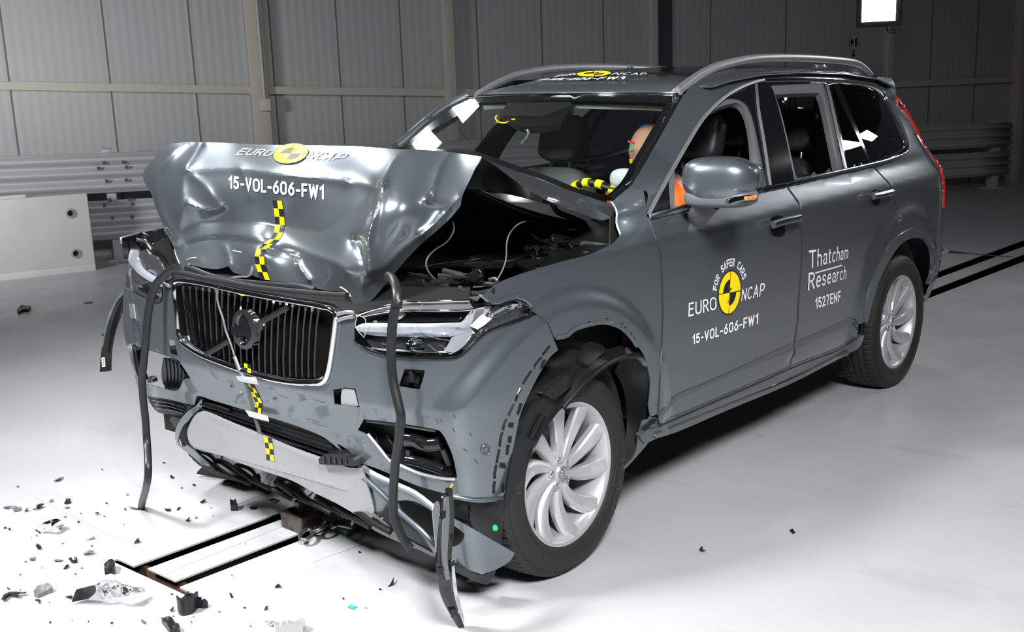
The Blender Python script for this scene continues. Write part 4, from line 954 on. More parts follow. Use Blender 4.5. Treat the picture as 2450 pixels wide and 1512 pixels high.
# parking sensor
for s in ('F 1003,340 995,362 975,369 955,362 947,340 955,318 975,311 995,318',): strip('parking_sensor', g(s), BODY, .006, PAINTD, CAR, .003, .006, True)
patch('parking_sensor', G('F 990,340 985,352 975,356 965,352 960,340 965,328 975,324 985,328'), BODY, PAINTD, CAR, step=5, off=.003, thick=.003)
# clip tabs with slots on the arch edge of the bumper
for s in ('2245,745 2200,800 2170,835', '2165,850 2110,920 2085,965', '2070,980 2030,1040 1985,1110', '1970,1150 1940,1210 1920,1270'):
    strip('clip_slot', g('D '+s), BODY, .010, CHROME, CAR, .001, .004)
for s in ('278,575 265,600 250,635', '240,650 228,680 222,710', '220,720 210,750 205,795', '203,810 195,850 190,880', '188,890 180,930 180,960', '180,975 175,1000 175,1035'):
    strip('clip_slot', g('G '+s), BODY, .011, BLACKM, CAR, .001, .004)
for s in ('415,395! 430,350! 448,345! 432,388!', '296,630! 312,572! 326,572! 318,600! 305,632!', '252,695! 256,672! 280,674! 276,700!', '250,775! 254,742! 270,744! 266,778!', '240,840! 244,788! 260,788! 250,840!', '207,905! 210,880! 235,882! 240,910!', '214,1030! 218,985! 232,985! 230,1035!'):
    patch('clip_slot', [(p[0], p[1]) for p in g('G '+s)], BODY, BLACKM, CAR, step=5, off=.003, thick=.002)
strip('bumper_lip', g('F 765,640 900,665 1000,662 1100,655'), BODY, .014, PAINT, CAR, .004, .012)
strip('bumper_tear', g('D 1500,0'.replace('1500,0', '400,1395')+' 450,1400 640,1430 900,1490 1200,1500') if False else g('F 190,142 400,168 640,206'), BODY, .02, mat('torn_foam', (.10, .10, .10), .95, bump=(120, .6)), CAR, -.02, .02)
# ---- grille
gi = G('C 790,300! 840,292 1000,300 1300,360 1600,415 1900,475 2000,500! 2035,540! 2030,640 2010,800 1985,950 1965,1030! 1900,1070 1700,1065 1500,1030 1300,970 1050,880 900,790 850,720! 820,600 800,450')
GRB = patch('grille_backing', gr_out, BODY, BLACKM, CAR, step=16, off=-.07, thick=.004)
fr = strip('grille_frame', g('C 748,262! 800,245 1000,275 1300,342 1600,398 1900,448 2030,478! 2075,515! 2065,620 2042,800 2020,950 1990,1050 1950,1085! 1850,1090 1700,1082 1500,1045 1300,983 1000,872 860,792 805,740 780,680! 765,500 750,380'), BODY, .018, CHROME, CAR, .008, .018, True)
patch('grille_frame_chin', G('C 850,700! 900,770 1050,860 1300,950 1500,1010 1700,1048 1900,1058 1965,1030! 1990,1055 1950,1085! 1850,1090 1700,1082 1500,1045 1300,983 1000,872 860,792 805,740 780,690!'), BODY, CHROME, CAR, step=7, off=.004, thick=.01)
top = T('C 820,300 1000,322 1300,375 1600,432 1930,505'); bot = T('C 885,745 1000,810 1200,905 1400,975 1600,1020 1900,1040')
ta, ba = np.array(top), np.array(bot); NS = 22
def along(A, t): s = np.r_[0, np.cumsum(np.linalg.norm(np.diff(A, axis=0), axis=1))]; return np.array([np.interp(t*s[-1], s, A[:, 0]), np.interp(t*s[-1], s, A[:, 1])])
for i in range(NS):
    t = i/(NS-1); a = along(ta, t); b = along(ba, t); c = (a+b)/2; bend = np.array([-7-2*t, 0.]) if t < .9 else np.array([-9, 0])
    L = [a, a*.75+b*.25+bend*.3, c+bend*.55+np.array([2, 0]), a*.25+b*.75+bend*.3, b]
    L = smooth([(p[0], p[1], False) for p in L], False, 4)
    X = offset(BODY, -.012)(L); tube('grille_slat', X, .0045, BLACKG, CAR, h=.022, push=-.01, seg=8)
strip('grille_bar', g('C 1030,838 1120,785 1215,730'), BODY, .02, BLACK, CAR, .014, .012)
strip('grille_bar', g('C 1440,595 1560,530 1700,452'), BODY, .02, BLACK, CAR, .014, .012)
EM = empty('emblem', parent=CAR)
cx, cy = 200+1318/3.436, 600+660/3.436
ring = [(cx+29*math.cos(a)+2*math.sin(a), cy-4+48*math.sin(a)+4*math.cos(a)) for a in np.linspace(0, 2*math.pi, 40, endpoint=False)]
rs_ = surf_plane('x', .645)
inn = [(cx-3+19*math.cos(a)+2*math.sin(a), cy-3+37*math.sin(a)+3*math.cos(a)) for a in np.linspace(0, 2*math.pi, 40, endpoint=False)]
patch('ring', ring, rs_, CHROME, EM, (inn,), step=5, thick=.022)
patch('arrow', G('C 1350,590! 1395,570! 1380,585 1448,598! 1425,680! 1412,650 1372,640!'), surf_plane('x', .65), CHROME, EM, step=5, thick=.02)
patch('disc', inn, rs_, BLACKG, EM, step=8, off=-.014, thick=.006)
patch('name_plate', G('C 1213,622! 1375,655! 1378,712! 1215,692!'), rs_, BLACKG, EM, step=8, off=.001, thick=.006)
decal_text('name', 'VOLVO', [(p[0], p[1]) for p in g('C 1226,682 1360,702 1358,662 1224,645')], rs_, CHROME, EM, .006, .03)
lathe('bolt', [(.001, 0), (.010, 0), (.010, .006), (.001, .006)], CHROME, EM, 'x', 12, c=tuple(rs_([(cx-8, cy+20)])[0]))
# upper radiator seal area above the grille (dark shelf)
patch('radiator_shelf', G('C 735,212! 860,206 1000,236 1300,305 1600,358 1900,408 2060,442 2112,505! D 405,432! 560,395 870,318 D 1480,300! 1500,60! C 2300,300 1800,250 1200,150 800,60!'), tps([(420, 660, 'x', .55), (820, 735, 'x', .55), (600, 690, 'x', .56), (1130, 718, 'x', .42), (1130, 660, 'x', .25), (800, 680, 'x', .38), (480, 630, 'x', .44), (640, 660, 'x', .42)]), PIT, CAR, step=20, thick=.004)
# chrome slam bits near the grille ends
for s in ('D 240,500 300,480 400,465', 'D 245,440 320,425 400,432', 'C 655,240 690,225 730,210', 'C 655,265 690,285 725,300'):
    strip('trim_clip', g(s), BODY, .012, SATIN, CAR, .008, .01)
# ---- near headlamp
HL = empty('headlamp', parent=CAR)
lam = G('D 390,692! 388,560 402,470! 440,445 550,405 700,365 870,322! 1100,318 1480,308 1520,338! 1640,340 1740,328 1900,302 1990,335 2060,385 2092,420! 2050,466 1800,552 1650,618 1560,695 1470,785 1385,848 1300,868 1100,868 850,855 700,832 560,800 440,742')
patch('housing', lam, BODY, BLACKG, HL, step=14, off=-.07, thick=.004)
strip('housing_rim', g('D 392,690 440,742 560,800 700,832 850,855 1100,866 1300,866 1385,846 1470,783 1560,693 1650,616 1800,550 2050,464 2090,420 2060,385 1990,337 1900,306 1740,330 1640,342'), BODY, .010, BLACKG, HL, -.004, .03)
patch('top_rail', G('D 480,462! 560,412 700,375 870,340! 1200,330 1480,325! 1530,398! 1400,408 1100,412 900,412 700,430 560,455'), BODY, mat('clear_plastic', (.34, .35, .35), .12, .6, 1.), HL, step=9, off=-.012, thick=.01)
strip('top_rail_edge', g('D 470,465 560,445 700,420 900,408 1200,410 1400,408 1530,395'), BODY, .007, CHROME, HL, -.004, .008)
strip('top_rail_edge', g('D 410,455 560,402 760,355 870,328 1100,322 1480,312'), BODY, .009, CHROME, HL, 0, .010)
cre = creased(offset(BODY, -.02), [(T('D 400,560 700,565 1100,570 1450,560'), .014, 5), (T('D 400,600 700,610 1100,625 1300,640'), .014, 5)], [])
patch('light_guide', G('D 392,570! 470,532 600,528 740,530 1100,532 1400,522! 1470,470 1530,400! 1650,372 1700,368! 1640,450 1560,520 1500,600! 1310,658! 1100,662 700,656 560,645 480,630! 430,600'), cre, LIGHTBAR, HL, step=5, thick=.012)
patch('light_guide', G('D 1312,662! 1420,615 1525,590! 1480,690 1400,775 1300,828! 1238,800! 1290,720'), offset(BODY, -.02), LIGHTBAR, HL, step=6, thick=.012)
for k in range(9):
    strip('guide_rib', [(750+(1560+9*k-14*k)/3.978, 640+(400+16*k)/3.978), (750+(1640+8*k-14*k)/3.978, 640+(392+17*k)/3.978)], BODY, .003, SATIN, HL, -.008, .004)
rb = creased(offset(BODY, -.03), [(T('D 1600,600 1700,500 1900,400 2040,370'), .02, 4), (T('D 1640,560 1800,480 2050,410'), -.02, 4), (T('D 1700,440 1850,360 1980,345'), .016, 3), (T('D 1580,650 1800,530 2040,440'), .012, 3)], [(1185, 765, .012, 6), (1225, 745, -.012, 7)])
patch('reflector', G('D 1490,550! 1600,440 1700,380 1800,345 1900,325 1980,350 2050,390 2080,425! 2000,462 1800,535 1650,600 1560,670 1480,760 1420,800! 1440,700 1500,620'), rb, REFL, HL, step=4, thick=.003)
patch('reflector', G('D 1495,560! 1560,490 1620,440! 1650,470 1700,480! 1640,540 1560,590!'), offset(BODY, -.005), mat('reflector_white', (.85, .86, .9), .25, .2), HL, step=6, thick=.004)
lathe('projector', [(.001, .02), (.020, .016), (.030, .0), (.034, -.02), (.040, -.02), (.040, -.05)], CHROME, HL, 'x', 28, c=tuple(offset(BODY, -.05)([(750+960/3.978, 640+745/3.978)])[0]+np.array([0, 0, 0])))
lathe('projector_lens', [(.001, .035), (.012, .032), (.022, .022), (.028, .006)], CLEAR, HL, 'x', 28, c=tuple(offset(BODY, -.05)([(750+960/3.978, 640+745/3.978)])[0]))
patch('inner_shelf', G('D 500,690! 700,665 1290,672! 1230,790! 1000,800 700,790 560,760!'), BODY, mat('lamp_bezel', (.06, .06, .065), .2, .5, .5), HL, step=9, off=-.045, thick=.004)
patch('upper_bezel', G('D 560,470! 900,425 1450,425! 1380,515! 900,520 560,520!'), BODY, BLACKG, HL, step=10, off=-.04, thick=.004)
patch('upper_cell', G('D 720,425! 820,420 870,440! 820,495 720,490!'), BODY, mat('beige_cell', (.4, .39, .34), .4), HL, step=8, off=-.03, thick=.01)
strip('lower_edge', g('D 540,760 700,785 900,795 1240,805 1320,815'), BODY, .007, CHROME, HL, -.01, .008)
strip('crack', g('D 985,555 1060,630 1150,670 1290,695'), BODY, .0015, WIRE, HL, .004, .0015); strip('crack', g('D 1090,730 1150,780 1210,825'), BODY, .002, WIRE, HL, .004, .002)
strip('broken_lens_edge', g('D 430,462 498,497 485,560 490,655 430,610 398,545'), BODY, .0025, LIGHTBAR, HL, .008, .002, True)
patch('lens', G('D 400,600 480,560 1000,545 1400,540 1560,470 1700,380 1850,335 1960,340 2040,390 2070,420 1800,530 1640,610 1460,770 1380,830 1300,850 1100,852 850,840 600,795 450,735'), BODY, CLEAR, HL, step=14, off=.004, thick=0)
# ---- far headlamp (broken)
HR = empty('headlamp', parent=CAR); HR.name = 'headlamp'
lo = G('A 392,940! 450,955 540,985 600,1010 640,1070 672,1130! 652,1180 640,1240 650,1340 625,1395! 570,1395 500,1352 420,1312 345,1262! 350,1150 370,1050')
SBR = BODY
patch('housing', lo, SBR, mat('lamp_shell', (.25, .255, .26), .15, .8), HR, step=9, off=-.05, thick=.004)
fb = creased(offset(SBR, -.015), [(T('A 380,960 400,1050 460,1120 560,1190 650,1225'), .012, 5)], [])
patch('light_guide', G('A 385,955! 430,960 445,1030 500,1110 580,1165 655,1200! 645,1262! 560,1225 450,1150 390,1080 368,1030'), fb, LIGHTBAR, HR, step=5, thick=.01)
rb2 = creased(offset(SBR, -.025), [(T('A 370,1100 420,1200 520,1280'), .02, 5), (T('A 520,1250 600,1330 640,1350'), -.02, 4)], [(352, 640, .02, 7), (365, 655, -.02, 6), (330, 680, .012, 8)])
patch('reflector', G('A 365,1080! 400,1120 500,1200 640,1270! 640,1340 610,1385 560,1380 480,1330 400,1290 350,1250!'), rb2, REFL, HR, step=4, thick=.003)
patch('reflector', G('A 460,960! 540,990 600,1020 650,1090 660,1130! 640,1180 560,1150 490,1090 455,1020'), rb2, REFL, HR, step=4, thick=.003)
patch('dark_pocket', G('A 430,1215! 520,1250 570,1290 580,1340! 520,1320 450,1280!'), SBR, BLACKG, HR, step=6, off=-.008, thick=.004)
patch('lens', lo, SBR, CLEAR, HR, step=14, off=.006, thick=0)
# torn far fender end and dark bay beside it
patch('front_fender', G('A 312,855! 350,845 500,808 655,783! 672,815 690,855! 640,868 600,880 560,905! 520,945 470,962! 440,910 380,885 330,880'), tps([(292, 568, 'y', -.93), (345, 556, 'y', -.90), (392, 548, 'y', -.86), (395, 570, 'y', -.84), (350, 595, 'y', -.90), (330, 578, 'y', -.92)]), BLACKG, CAR, step=7, thick=.006)
strip('fender_edge', g('A 312,905 308,860 350,843 500,806 660,781'), surf_plane('y', -.915), .008, SATIN, CAR, 0, .006)
patch('bay_side', G('A 560,905! 690,850! 750,1000! 820,1140! 760,1190 690,1150! 640,1060 590,1000! 500,960!'), surf_plane('x', .40), BLACKM, CAR, step=12, thick=.004)
strip('broken_bracket', g('A 440,870 500,880 540,920 560,950'), surf_plane('x', .46), .014, REFL, CAR, 0, .008)
strip('broken_bracket', g('A 520,950 560,1000 600,1060 640,1140'), surf_plane('x', .5), .008, CHROME, CAR, 0, .006)
# ---- skid plate and lower intake parts
sk = creased(offset(BODY, .012), [(T('E 570,600 800,680 1200,800 1600,900 1990,1030'), .006, 8), (T('E 760,345 1250,560 1750,760 2100,850'), .008, 4), (T('E 2130,840 2160,930 2210,1100 2240,1290'), .012, 4)], [])
patch('skid_plate', G('E 690,318! 760,335 960,422 1250,535 1500,640 1780,742 1900,790 2050,830 2140,828! 2160,900 2205,1060 2245,1200 2245,1300! 2200,1318! 2050,1232 1880,1135 1700,1050 1500,942 1200,842 1000,772 850,712! 740,688 620,650! 575,590 560,500 600,400 640,345'), sk, SKIDM, CAR, step=7, thick=.006)
patch('skid_emboss', G('E 600,610! 800,690 1200,800 1600,905 1985,1010! 2000,1035! 1860,1000 1500,890 1100,775 800,700 650,648!'), sk, SKIDM, CAR, step=9, off=.004, thick=.004)
usf = tps([(460, 1090, 'x', .50), (640, 1155, 'x', .46), (750, 1180, 'x', .46), (880, 1240, 'y', .50), (900, 1290, 'y', .52), (700, 1165, 'x', .40), (600, 1130, 'x', .40), (490, 1110, 'x', .42), (800, 1230, 'x', .42), (970, 1320, 'y', .64), (1050, 1345, 'y', .75)])
patch('undershield', G('E 600,640! 700,700 850,712 1200,842 1500,942 1880,1135 2200,1318! F 245,770! 250,740! 450,900 650,1010! 640,1030 560,990 430,940 260,860 180,790 E 1900,1225 1550,1085 1150,932 950,855 690,800!'), usf, BLACKG, CAR, step=10, thick=.006)
for k in range(9):
    u = k/8; x0 = 640+u*1450; y0 = 700+u*520+(20 if k % 2 else 0)
    strip('undershield_rib', [(300+x0/3.78, 900+y0/3.78), (300+(x0+170)/3.78, 900+(y0+120)/3.78), (300+(x0+330)/3.78, 900+(y0+200)/3.78)], usf, .022, BLACK, CAR, .012, .014)
lbl = G('E 690,205! 640,262 560,322 500,390 455,480 450,560 465,620! 520,665 600,722 690,800! 760,812 E 690,740! 620,665! 580,640 520,560 560,420 640,320 690,290!')
lin_ = G('E 600,380! 640,345! 575,470 545,560 560,620! 520,640 478,600 480,540 520,450')
patch('lower_fascia', lbl, BODY, PAINT, CAR, (lin_,), step=6, off=-.015, thick=.005)
patch('fog_grille', G('E 195,180! 360,203 600,268! 560,310 505,355! 400,345 300,330 240,272!'), BODY, BLACK, CAR, step=8, off=-.012, thick=.006)
for k in range(3): strip('fog_slat', g('E %d,%d %d,%d %d,%d' % (250+20*k, 215+35*k, 400, 240+30*k, 540-10*k, 285+22*k)), BODY, .008, BLACKG, CAR, 0, .008)
patch('fog_surround', G('C 395,770! 425,775! 455,950 480,1075! 462,1082! 420,960'), BODY, BLACK, CAR, step=7, off=-.015, thick=.03)
patch('duct_fins', G('C 655,880! 760,900 820,985! 830,1040 790,1130! 690,1130 650,1080 640,980'), BODY, BLACK, CAR, step=9, off=-.10, thick=.006)
for k in range(5): strip('duct_rib', g('C %d,%d %d,%d %d,%d' % (670+30*k, 885+12*k, 680+30*k, 990, 690+25*k, 1120)), offset(BODY, -.095), .006, BLACKG, CAR, 0, .006)
patch('fog_bracket', G('C 520,1040! 560,1050 572,1080! 530,1090!'), BODY, BLACK, CAR, step=8, off=-.02, thick=.02)
patch('lower_bracket', G('E 415,365! 505,385! 480,430 440,470! 420,430 400,395'), BODY, BLACK, CAR, step=8, off=-.03, thick=.02)
patch('connector', G('E 1745,752! 1792,715 1900,705 1960,720! 2000,735 2060,750 2122,800! 2080,815! 1900,805 1755,798!'), BODY, BLACK, CAR, step=6, off=.05, thick=.05)
for k in range(5): strip('connector_rib', g('E %d,%d %d,%d' % (1795+50*k, 722+8*k, 1798+50*k, 790)), offset(BODY, .05), .006, BLACKG, CAR, .004, .006)
strip('chrome_bar', g('F 215,236 300,340 360,410 440,445 560,495 700,525 780,530'), BODY, .012, SATIN, CAR, .006, .02)
# near lower fascia, hanging down
lf = tps([(861, 1110, 'x', .56), (885, 1240, 'y', .50), (956, 1158, 'y', .66), (1038, 1210, 'y', .78), (1038, 1330, 'y', .76), (1100, 1250, 'y', .86), (1231, 1325, 'y', .95), (1150, 1375, 'y', .90), (1080, 1350, 'y', .82), (960, 1260, 'y', .64)])
lfo = G('F 160,432! 200,460 260,490 420,562 540,620 640,700! 780,788! 900,852 1060,945 1160,1003! 1130,1055 1050,1105 950,1142! 860,1110 760,1062 640,1012 450,900! 350,830 250,742! 215,610 185,520')
lfh = G('F 400,668! 480,665 560,690 640,745 780,835 838,880! 830,915 800,950 757,965! 640,908 520,840 450,800! 430,730')
patch('lower_fascia', lfo, lf, PAINT, CAR, (lfh,), step=7, thick=.005)
strip('fascia_fold', g('F 190,520 300,620 420,740 560,860 650,960'), lf, .018, PAINT, CAR, .006, .012)
strip('fascia_fold', g('F 165,440 260,500 400,565 520,620 640,712'), lf, .020, SATIN, CAR, .006, .012)
patch('fascia_backing', G('F 160,432! 540,620 780,640! 1000,700 1100,660! 1060,945! 860,1110! 450,900! 230,700!'), tps([(861, 1110, 'x', .46), (900, 1290, 'x', .44), (1100, 1200, 'x', .30), (1200, 1195, 'y', .80), (1190, 1300, 'y', .80), (1080, 1350, 'y', .70)]), BLACKM, CAR, step=14, thick=.004)
patch('air_dam', G('F 765,1082! 860,1112 950,1145 1045,1108! 1020,1160 990,1208! 940,1200 860,1165 770,1122!'), tps([(1085, 1355, 'y', .84), (1150, 1376, 'y', .88), (1188, 1362, 'y', .90), (1168, 1398, 'y', .84), (1087, 1367, 'y', .82)]), RUBBER, CAR, step=8, thick=.006)
patch('duct_lining', G('F 165,150! 400,170 640,215! 700,300 770,500! 600,510 380,420 250,280!'), BODY, BLACKM, CAR, step=12, off=-.075, thick=.004)
for s, r in (('F 430,260 520,270 600,300 690,290', .028), ('F 470,400 560,420 700,470', .018), ('F 480,330 475,450', .012), ('F 700,330 740,430', .015)):
    tube('duct_hose', offset(BODY, -.05)(T(s)), r, BLACKG, CAR, seg=12)
lathe('fog_lamp', [(.001, .01), (.03, .008), (.045, 0), (.05, -.03)], BLACKG, CAR, 'x', 24, c=tuple(offset(BODY, -.07)([(920, 1060)])[0]))
# ---- wheel-arch liner hanging out of the near arch
ll = tps([(1330, 832, 'y', .86), (1460, 825, 'y', .92), (1530, 850, 'y', .95), (1400, 870, 'y', .955), (1340, 980, 'y', .965), (1270, 1100, 'y', .965), (1215, 1250, 'y', .95), (1210, 1180, 'y', .90), (1250, 1000, 'y', .89), (1150, 1250, 'y', .80), (1196, 1310, 'y', .90)])
def tyreF(x, y, z): return np.maximum(np.hypot(x+.02, z-.362)-.386, np.abs(y-.8275)-.131)
_ty = surf_implicit(tyreF, 3.0, 5.5, 200); _ll = ll
def near_ty(base):
    def f(P):
        A = base(P); B = _ty(P); da = np.linalg.norm(A-CAM, axis=1); db = np.linalg.norm(B-CAM, axis=1); hit = tyreF(B[:, 0], B[:, 1], B[:, 2]) < .004
        return np.where((hit & (db < da))[:, None], B, A)
    return f
ll = near_ty(_ll)
patch('arch_liner', G('G 505,290! 560,285 620,300! 640,265 760,290 830,272 862,276! 900,290 935,312! 925,330 890,324! 840,335 780,355 700,415 620,500 560,570 510,615! 470,670 420,740 370,850 320,960 270,1050 225,1150 212,1310! 150,1290 60,1200 60,1100 100,1070! 235,1075! 245,1000 262,882 285,780 312,642 352,542 402,442 462,342'), ll, BLACK, CAR, step=9, thick=.005)
def boss(s_top, s_front):
    patch('liner_boss', G(s_top), offset(ll, .035), BLACK, CAR, step=8, thick=.03)
boss('G 618,318! 640,265! 680,250! 738,270! 755,300 720,330 665,375! 612,345!', '')
boss('G 425,520! 455,445! 500,425! 555,432! 585,465 560,500 490,555!', '')
strip('liner_lip', g('G 935,318 890,326 820,342 740,385 660,455 590,530 530,600'), ll, .018, BLACK, CAR, .012, .014)
strip('liner_fold', g('G 430,640 400,700 370,760'), ll, .02, BLACKG, CAR, .012, .014)
rl = tps([(1500, 845, 'y', .94), (1548, 880, 'y', .955), (1553, 960, 'y', .955), (1540, 1060, 'y', .95), (1495, 1120, 'y', .93), (1500, 1000, 'y', .86), (1490, 920, 'y', .86)])
patch('arch_liner', G('G 865,335! 920,325 965,385! 978,430 975,520 962,620 940,720 925,735 900,830 850,912 828,915! 850,830 862,700 862,600 850,520 830,460 800,410! 830,350'), rl, BLACK, CAR, step=9, thick=.005)
patch('arch_bracket', G('G 862,278! 925,300 960,350 968,380! 950,370 920,335 870,315!'), ll, PAINTD, CAR, step=6, off=.012, thick=.006)
patch('sill_end', G('G 920,740! 945,660! 1015,640! 1030,680 1010,730 930,830 860,905 832,915! 890,860 915,800'), tps([(1526, 1042, 'y', .945), (1570, 1000, 'y', .95), (1575, 1020, 'y', .95), (1500, 1118, 'y', .935)]), PAINT, CAR, step=7, thick=.005)
patch('sill_end_slot', G('G 950,700! 1010,650! 1015,665! 955,715!'), surf_plane('y', .955), BLACKM, CAR, step=7, thick=.003)
# arch lip holes
for x, y in ((670, 153), (760, 135), (840, 160), (858, 180), (888, 212), (903, 233), (600, 188), (565, 218), (915, 280)):
    p = (1100+x/2.16, 700+y/2.16); patch('clip_hole', [(p[0]+1.8*math.cos(a), p[1]+2.2*math.sin(a)) for a in np.linspace(0, 6.28, 9)[:-1]], BODY, BLACKM, CAR, step=4, off=.002, thick=.001)
strip('arch_lip', g('G 495,236 550,226 600,190 690,163 760,158 830,182 880,228 912,275'), BODY, .012, PAINTD, CAR, .004, .01)
# inner wheel houses
for cx, cz in WC:
    for sg in (1, -1):
        V = []; F = []
        for i in range(25):
            a = math.radians(-5+190*i/24)
            for k, yv in enumerate((.87, .62)): V.append((cx+.44*math.cos(a), sg*yv, cz+.47*math.sin(a)))
            V.append((cx+.02*math.cos(a), sg*.62, cz+.02*math.sin(a)))
        for i in range(24):
            a = i*3; F.append((a, a+1, a+4, a+3)); F.append((a+1, a+2, a+5, a+4))
        o = mesh('wheel_house', V, F, BLACKM, CAR); o.modifiers.new('thick', 'SOLIDIFY').thickness = .003
# ---- engine bay
bay = boxes('engine_bay_tray', [((-.02, 0, .70), (1.0, 1.5, .02)), ((-.51, 0, .94), (.03, 1.62, .60))], BLACKM, CAR)
cov = tps([(1345, 547, 'z', 1.10), (1230, 630, 'z', 1.04), (930, 660, 'z', .99), (1060, 570, 'z', 1.08), (1320, 520, 'z', 1.12), (1000, 640, 'z', 1.0)])
patch('cowl_panel', G('B 250,1182! 400,1125 600,1100 850,1082 1080,1096 1290,1086! 1350,1038! 1500,935 1620,850 1756,782! 1755,755! 1700,720 1650,700 1640,663! 1500,690 1400,735 1280,800 1150,848 900,855 700,850! 560,930 400,1050 330,1120'), cov, BLACK, CAR, step=10, thick=.006)
for s in ('B 1650,680 1500,720 1400,790 1320,860 1220,930 1100,1000 950,1040 700,1070 450,1120 330,1165', 'B 1720,790 1600,860 1500,920 1400,990 1290,1040 1100,1055 900,1068', 'B 1640,672 1480,715 1380,775 1300,850 1200,920 1080,985 940,1025', 'B 1080,1030 1075,1085', 'B 1105,1025 1100,1085', 'B 1132,1020 1130,1080'):
    strip('panel_rib', g(s), cov, .008, BLACK, CAR, .006, .008)
for x, y, a, b in ((1527, 787, 38, 22), (1380, 875, 30, 18), (1315, 920, 27, 16), (997, 923, 30, 16), (960, 972, 30, 16)):
    patch('panel_hole', [(850+(x+a*math.cos(t))/3.436, 320+(y+b*math.sin(t))/3.436) for t in np.linspace(0, 6.28, 17)[:-1]], cov, BLACKM, CAR, step=6, off=.004, thick=.001)
strip('panel_washer', [(850+(1688+45*math.cos(t))/3.436, 320+(780+26*math.sin(t))/3.436) for t in np.linspace(0, 6.28, 17)[:-1]], cov, .008, BLACK, CAR, .006, .006, True)
fp = tps([(1238, 632, 'z', 1.06), (1272, 650, 'z', 1.06), (1455, 590, 'z', 1.10), (1400, 580, 'z', 1.10), (1300, 612, 'z', 1.08)])
patch('inner_fender_panel', G('B 1325,1068! 1455,1130! 1520,1105 1700,1050 1900,990 2085,930! 2040,905 1990,895! 1900,905 1700,965 1560,1010 1420,1022 1360,1020!'), fp, BLACK, CAR, step=10, thick=.006)
for x, y in ((1490, 1095), (1895, 960)): strip('panel_washer', [(850+(x+32*math.cos(t))/3.436, 320+(y+16*math.sin(t))/3.436) for t in np.linspace(0, 6.28, 13)[:-1]], fp, .007, BLACK, CAR, .006, .006, True)
patch('windscreen_base', G('B 900,455! 1100,480 1300,505 1600,580 1900,680 2000,760! 1950,800 1700,760! 1640,660 1500,690! 1300,790 1100,850 700,850! 850,640'), tps([(1120, 460, 'x', -.45), (1400, 530, 'x', -.52), (1050, 560, 'x', -.35), (1250, 560, 'x', -.5)]), BLACKG, CAR, step=16, thick=.004)
r2 = random.Random(5)
strip('hood_hinge', g('B 1620,560 1660,640 1780,690 1950,760 2060,800'), surf_plane('y', .66), .022, BLACK, CAR, 0, .014)
patch('hinge_plate', G('B 1960,790! 2040,760 2075,800 2070,900! 1990,890 1960,850'), surf_plane('y', .70), SATIN, CAR, step=6, thick=.006)
patch('hinge_plate', G('B 2070,830 2110,765 2160,790 2170,830 2130,880 2080,900'), surf_plane('y', .74), BLACKG, CAR, step=6, thick=.006)
strip('fender_rolled_edge', g('B 2105,560 2150,640 2150,740 2180,830'), offset(BODY, 0), .008, SATIN, CAR, .004, .006)
for i in range(16):
    x0, y0 = r2.uniform(1400, 1950), r2.uniform(820, 960); pts = [(850+(x0+r2.uniform(-70, 70)*k)/3.436, 320+(y0+r2.uniform(-30, 30)*k)/3.436) for k in range(4)]
    strip('bay_cable', [(a, b, False) for a, b in pts], surf_plane('y', .60+.004*i), r2.choice([.008, .012, .02]), r2.choice([BLACKG, BLACK, BLACKG, SATIN if i % 5 == 0 else BLACK]), CAR, 0, .006)
for i in range(14):
    x0, y0 = r2.uniform(480, 1000), r2.uniform(1180, 1350); pts = [(850+(x0+r2.uniform(-90, 90)*k)/3.436, 320+(y0+r2.uniform(-25, 25)*k)/3.436) for k in range(4)]
    strip('bay_cable', [(a, b, False) for a, b in pts], surf_plane('x', .28+.006*i), r2.choice([.01, .016, .024]), r2.choice([BLACKG, BLACK, BLACKM]), CAR, 0, .01)
cap = empty('coolant_cap', parent=CAR); X = at(850+1008/3.436, 320+1185/3.436, 'y', .52); cap.location = X
lathe('cap', [(.001, .035), (.020, .035), (.022, .03), (.022, .0), (.016, 0), (.016, -.03)], BLACK, cap, 'z', 20)
patch('tag_card', G('B 985,1235! 1045,1215 1110,1225! 1060,1290 1005,1370! 950,1375 925,1325!'), tps([(1137, 680, 'x', .25), (1170, 678, 'x', .22), (1125, 720, 'x', .33)]), mat('dark_card', (.10, .10, .10), .6), CAR, step=7, thick=.004)
strip('hood_latch', g('B 1105,1200 1150,1190 1165,1210 1150,1240 1110,1280 1100,1300'), surf_plane('x', .24), .012, STEEL, CAR, 0, .01)
strip('fender_front_edge', g('B 1030,1328 1060,1345 1110,1385 1180,1385 1250,1360 1330,1345 1400,1370 1440,1410'), offset(BODY, 0), .012, PAINT, CAR, .006, .010)
for s in ('B 930,1300 850,1300 780,1285 720,1240 650,1190 600,1130 582,1070 600,1010 660,950 740,900 790,840 812,780 800,720', 'B 1165,1200 1210,1120 1240,1020 1245,900 1270,820 1330,750 1400,720 1460,717'):
    strip('loose_wire', g(s), surf_plane('y', .60), .0055, WIRE, CAR, 0, .0035)
strip('inner_bracket', g('B 640,1290 700,1270 760,1280 820,1275 860,1310'), surf_plane('x', .30), .012, BLACKG, CAR, 0, .01)
patch('slam_panel', G('B 640,1310! 700,1275 800,1270 870,1320! 820,1345 740,1350 700,1370!'), surf_plane('x', .34), BLACKG, CAR, step=7, thick=.006)
# front stripe pieces
checker('E 1118,60 1150,120 1185,190 1208,240 1198,290 1195,335', (8, 1.5), BODY, 6, 0, .005)
checker('E 1287,552 1300,640 1305,700 1310,762', (9, 1.5), sk, 4, 0, .004)
checker('C 1345,930 1348,965 1345,1000', (8, 2), offset(BODY, .02), 2, 0, .006)
patch('checker_tape', G('C 1315,340! 1340,330! 1372,345! 1355,362! 1310,370! 1275,360!'), offset(BODY, .018), YELLOWP, CAR, step=6, off=.006, thick=.0005)
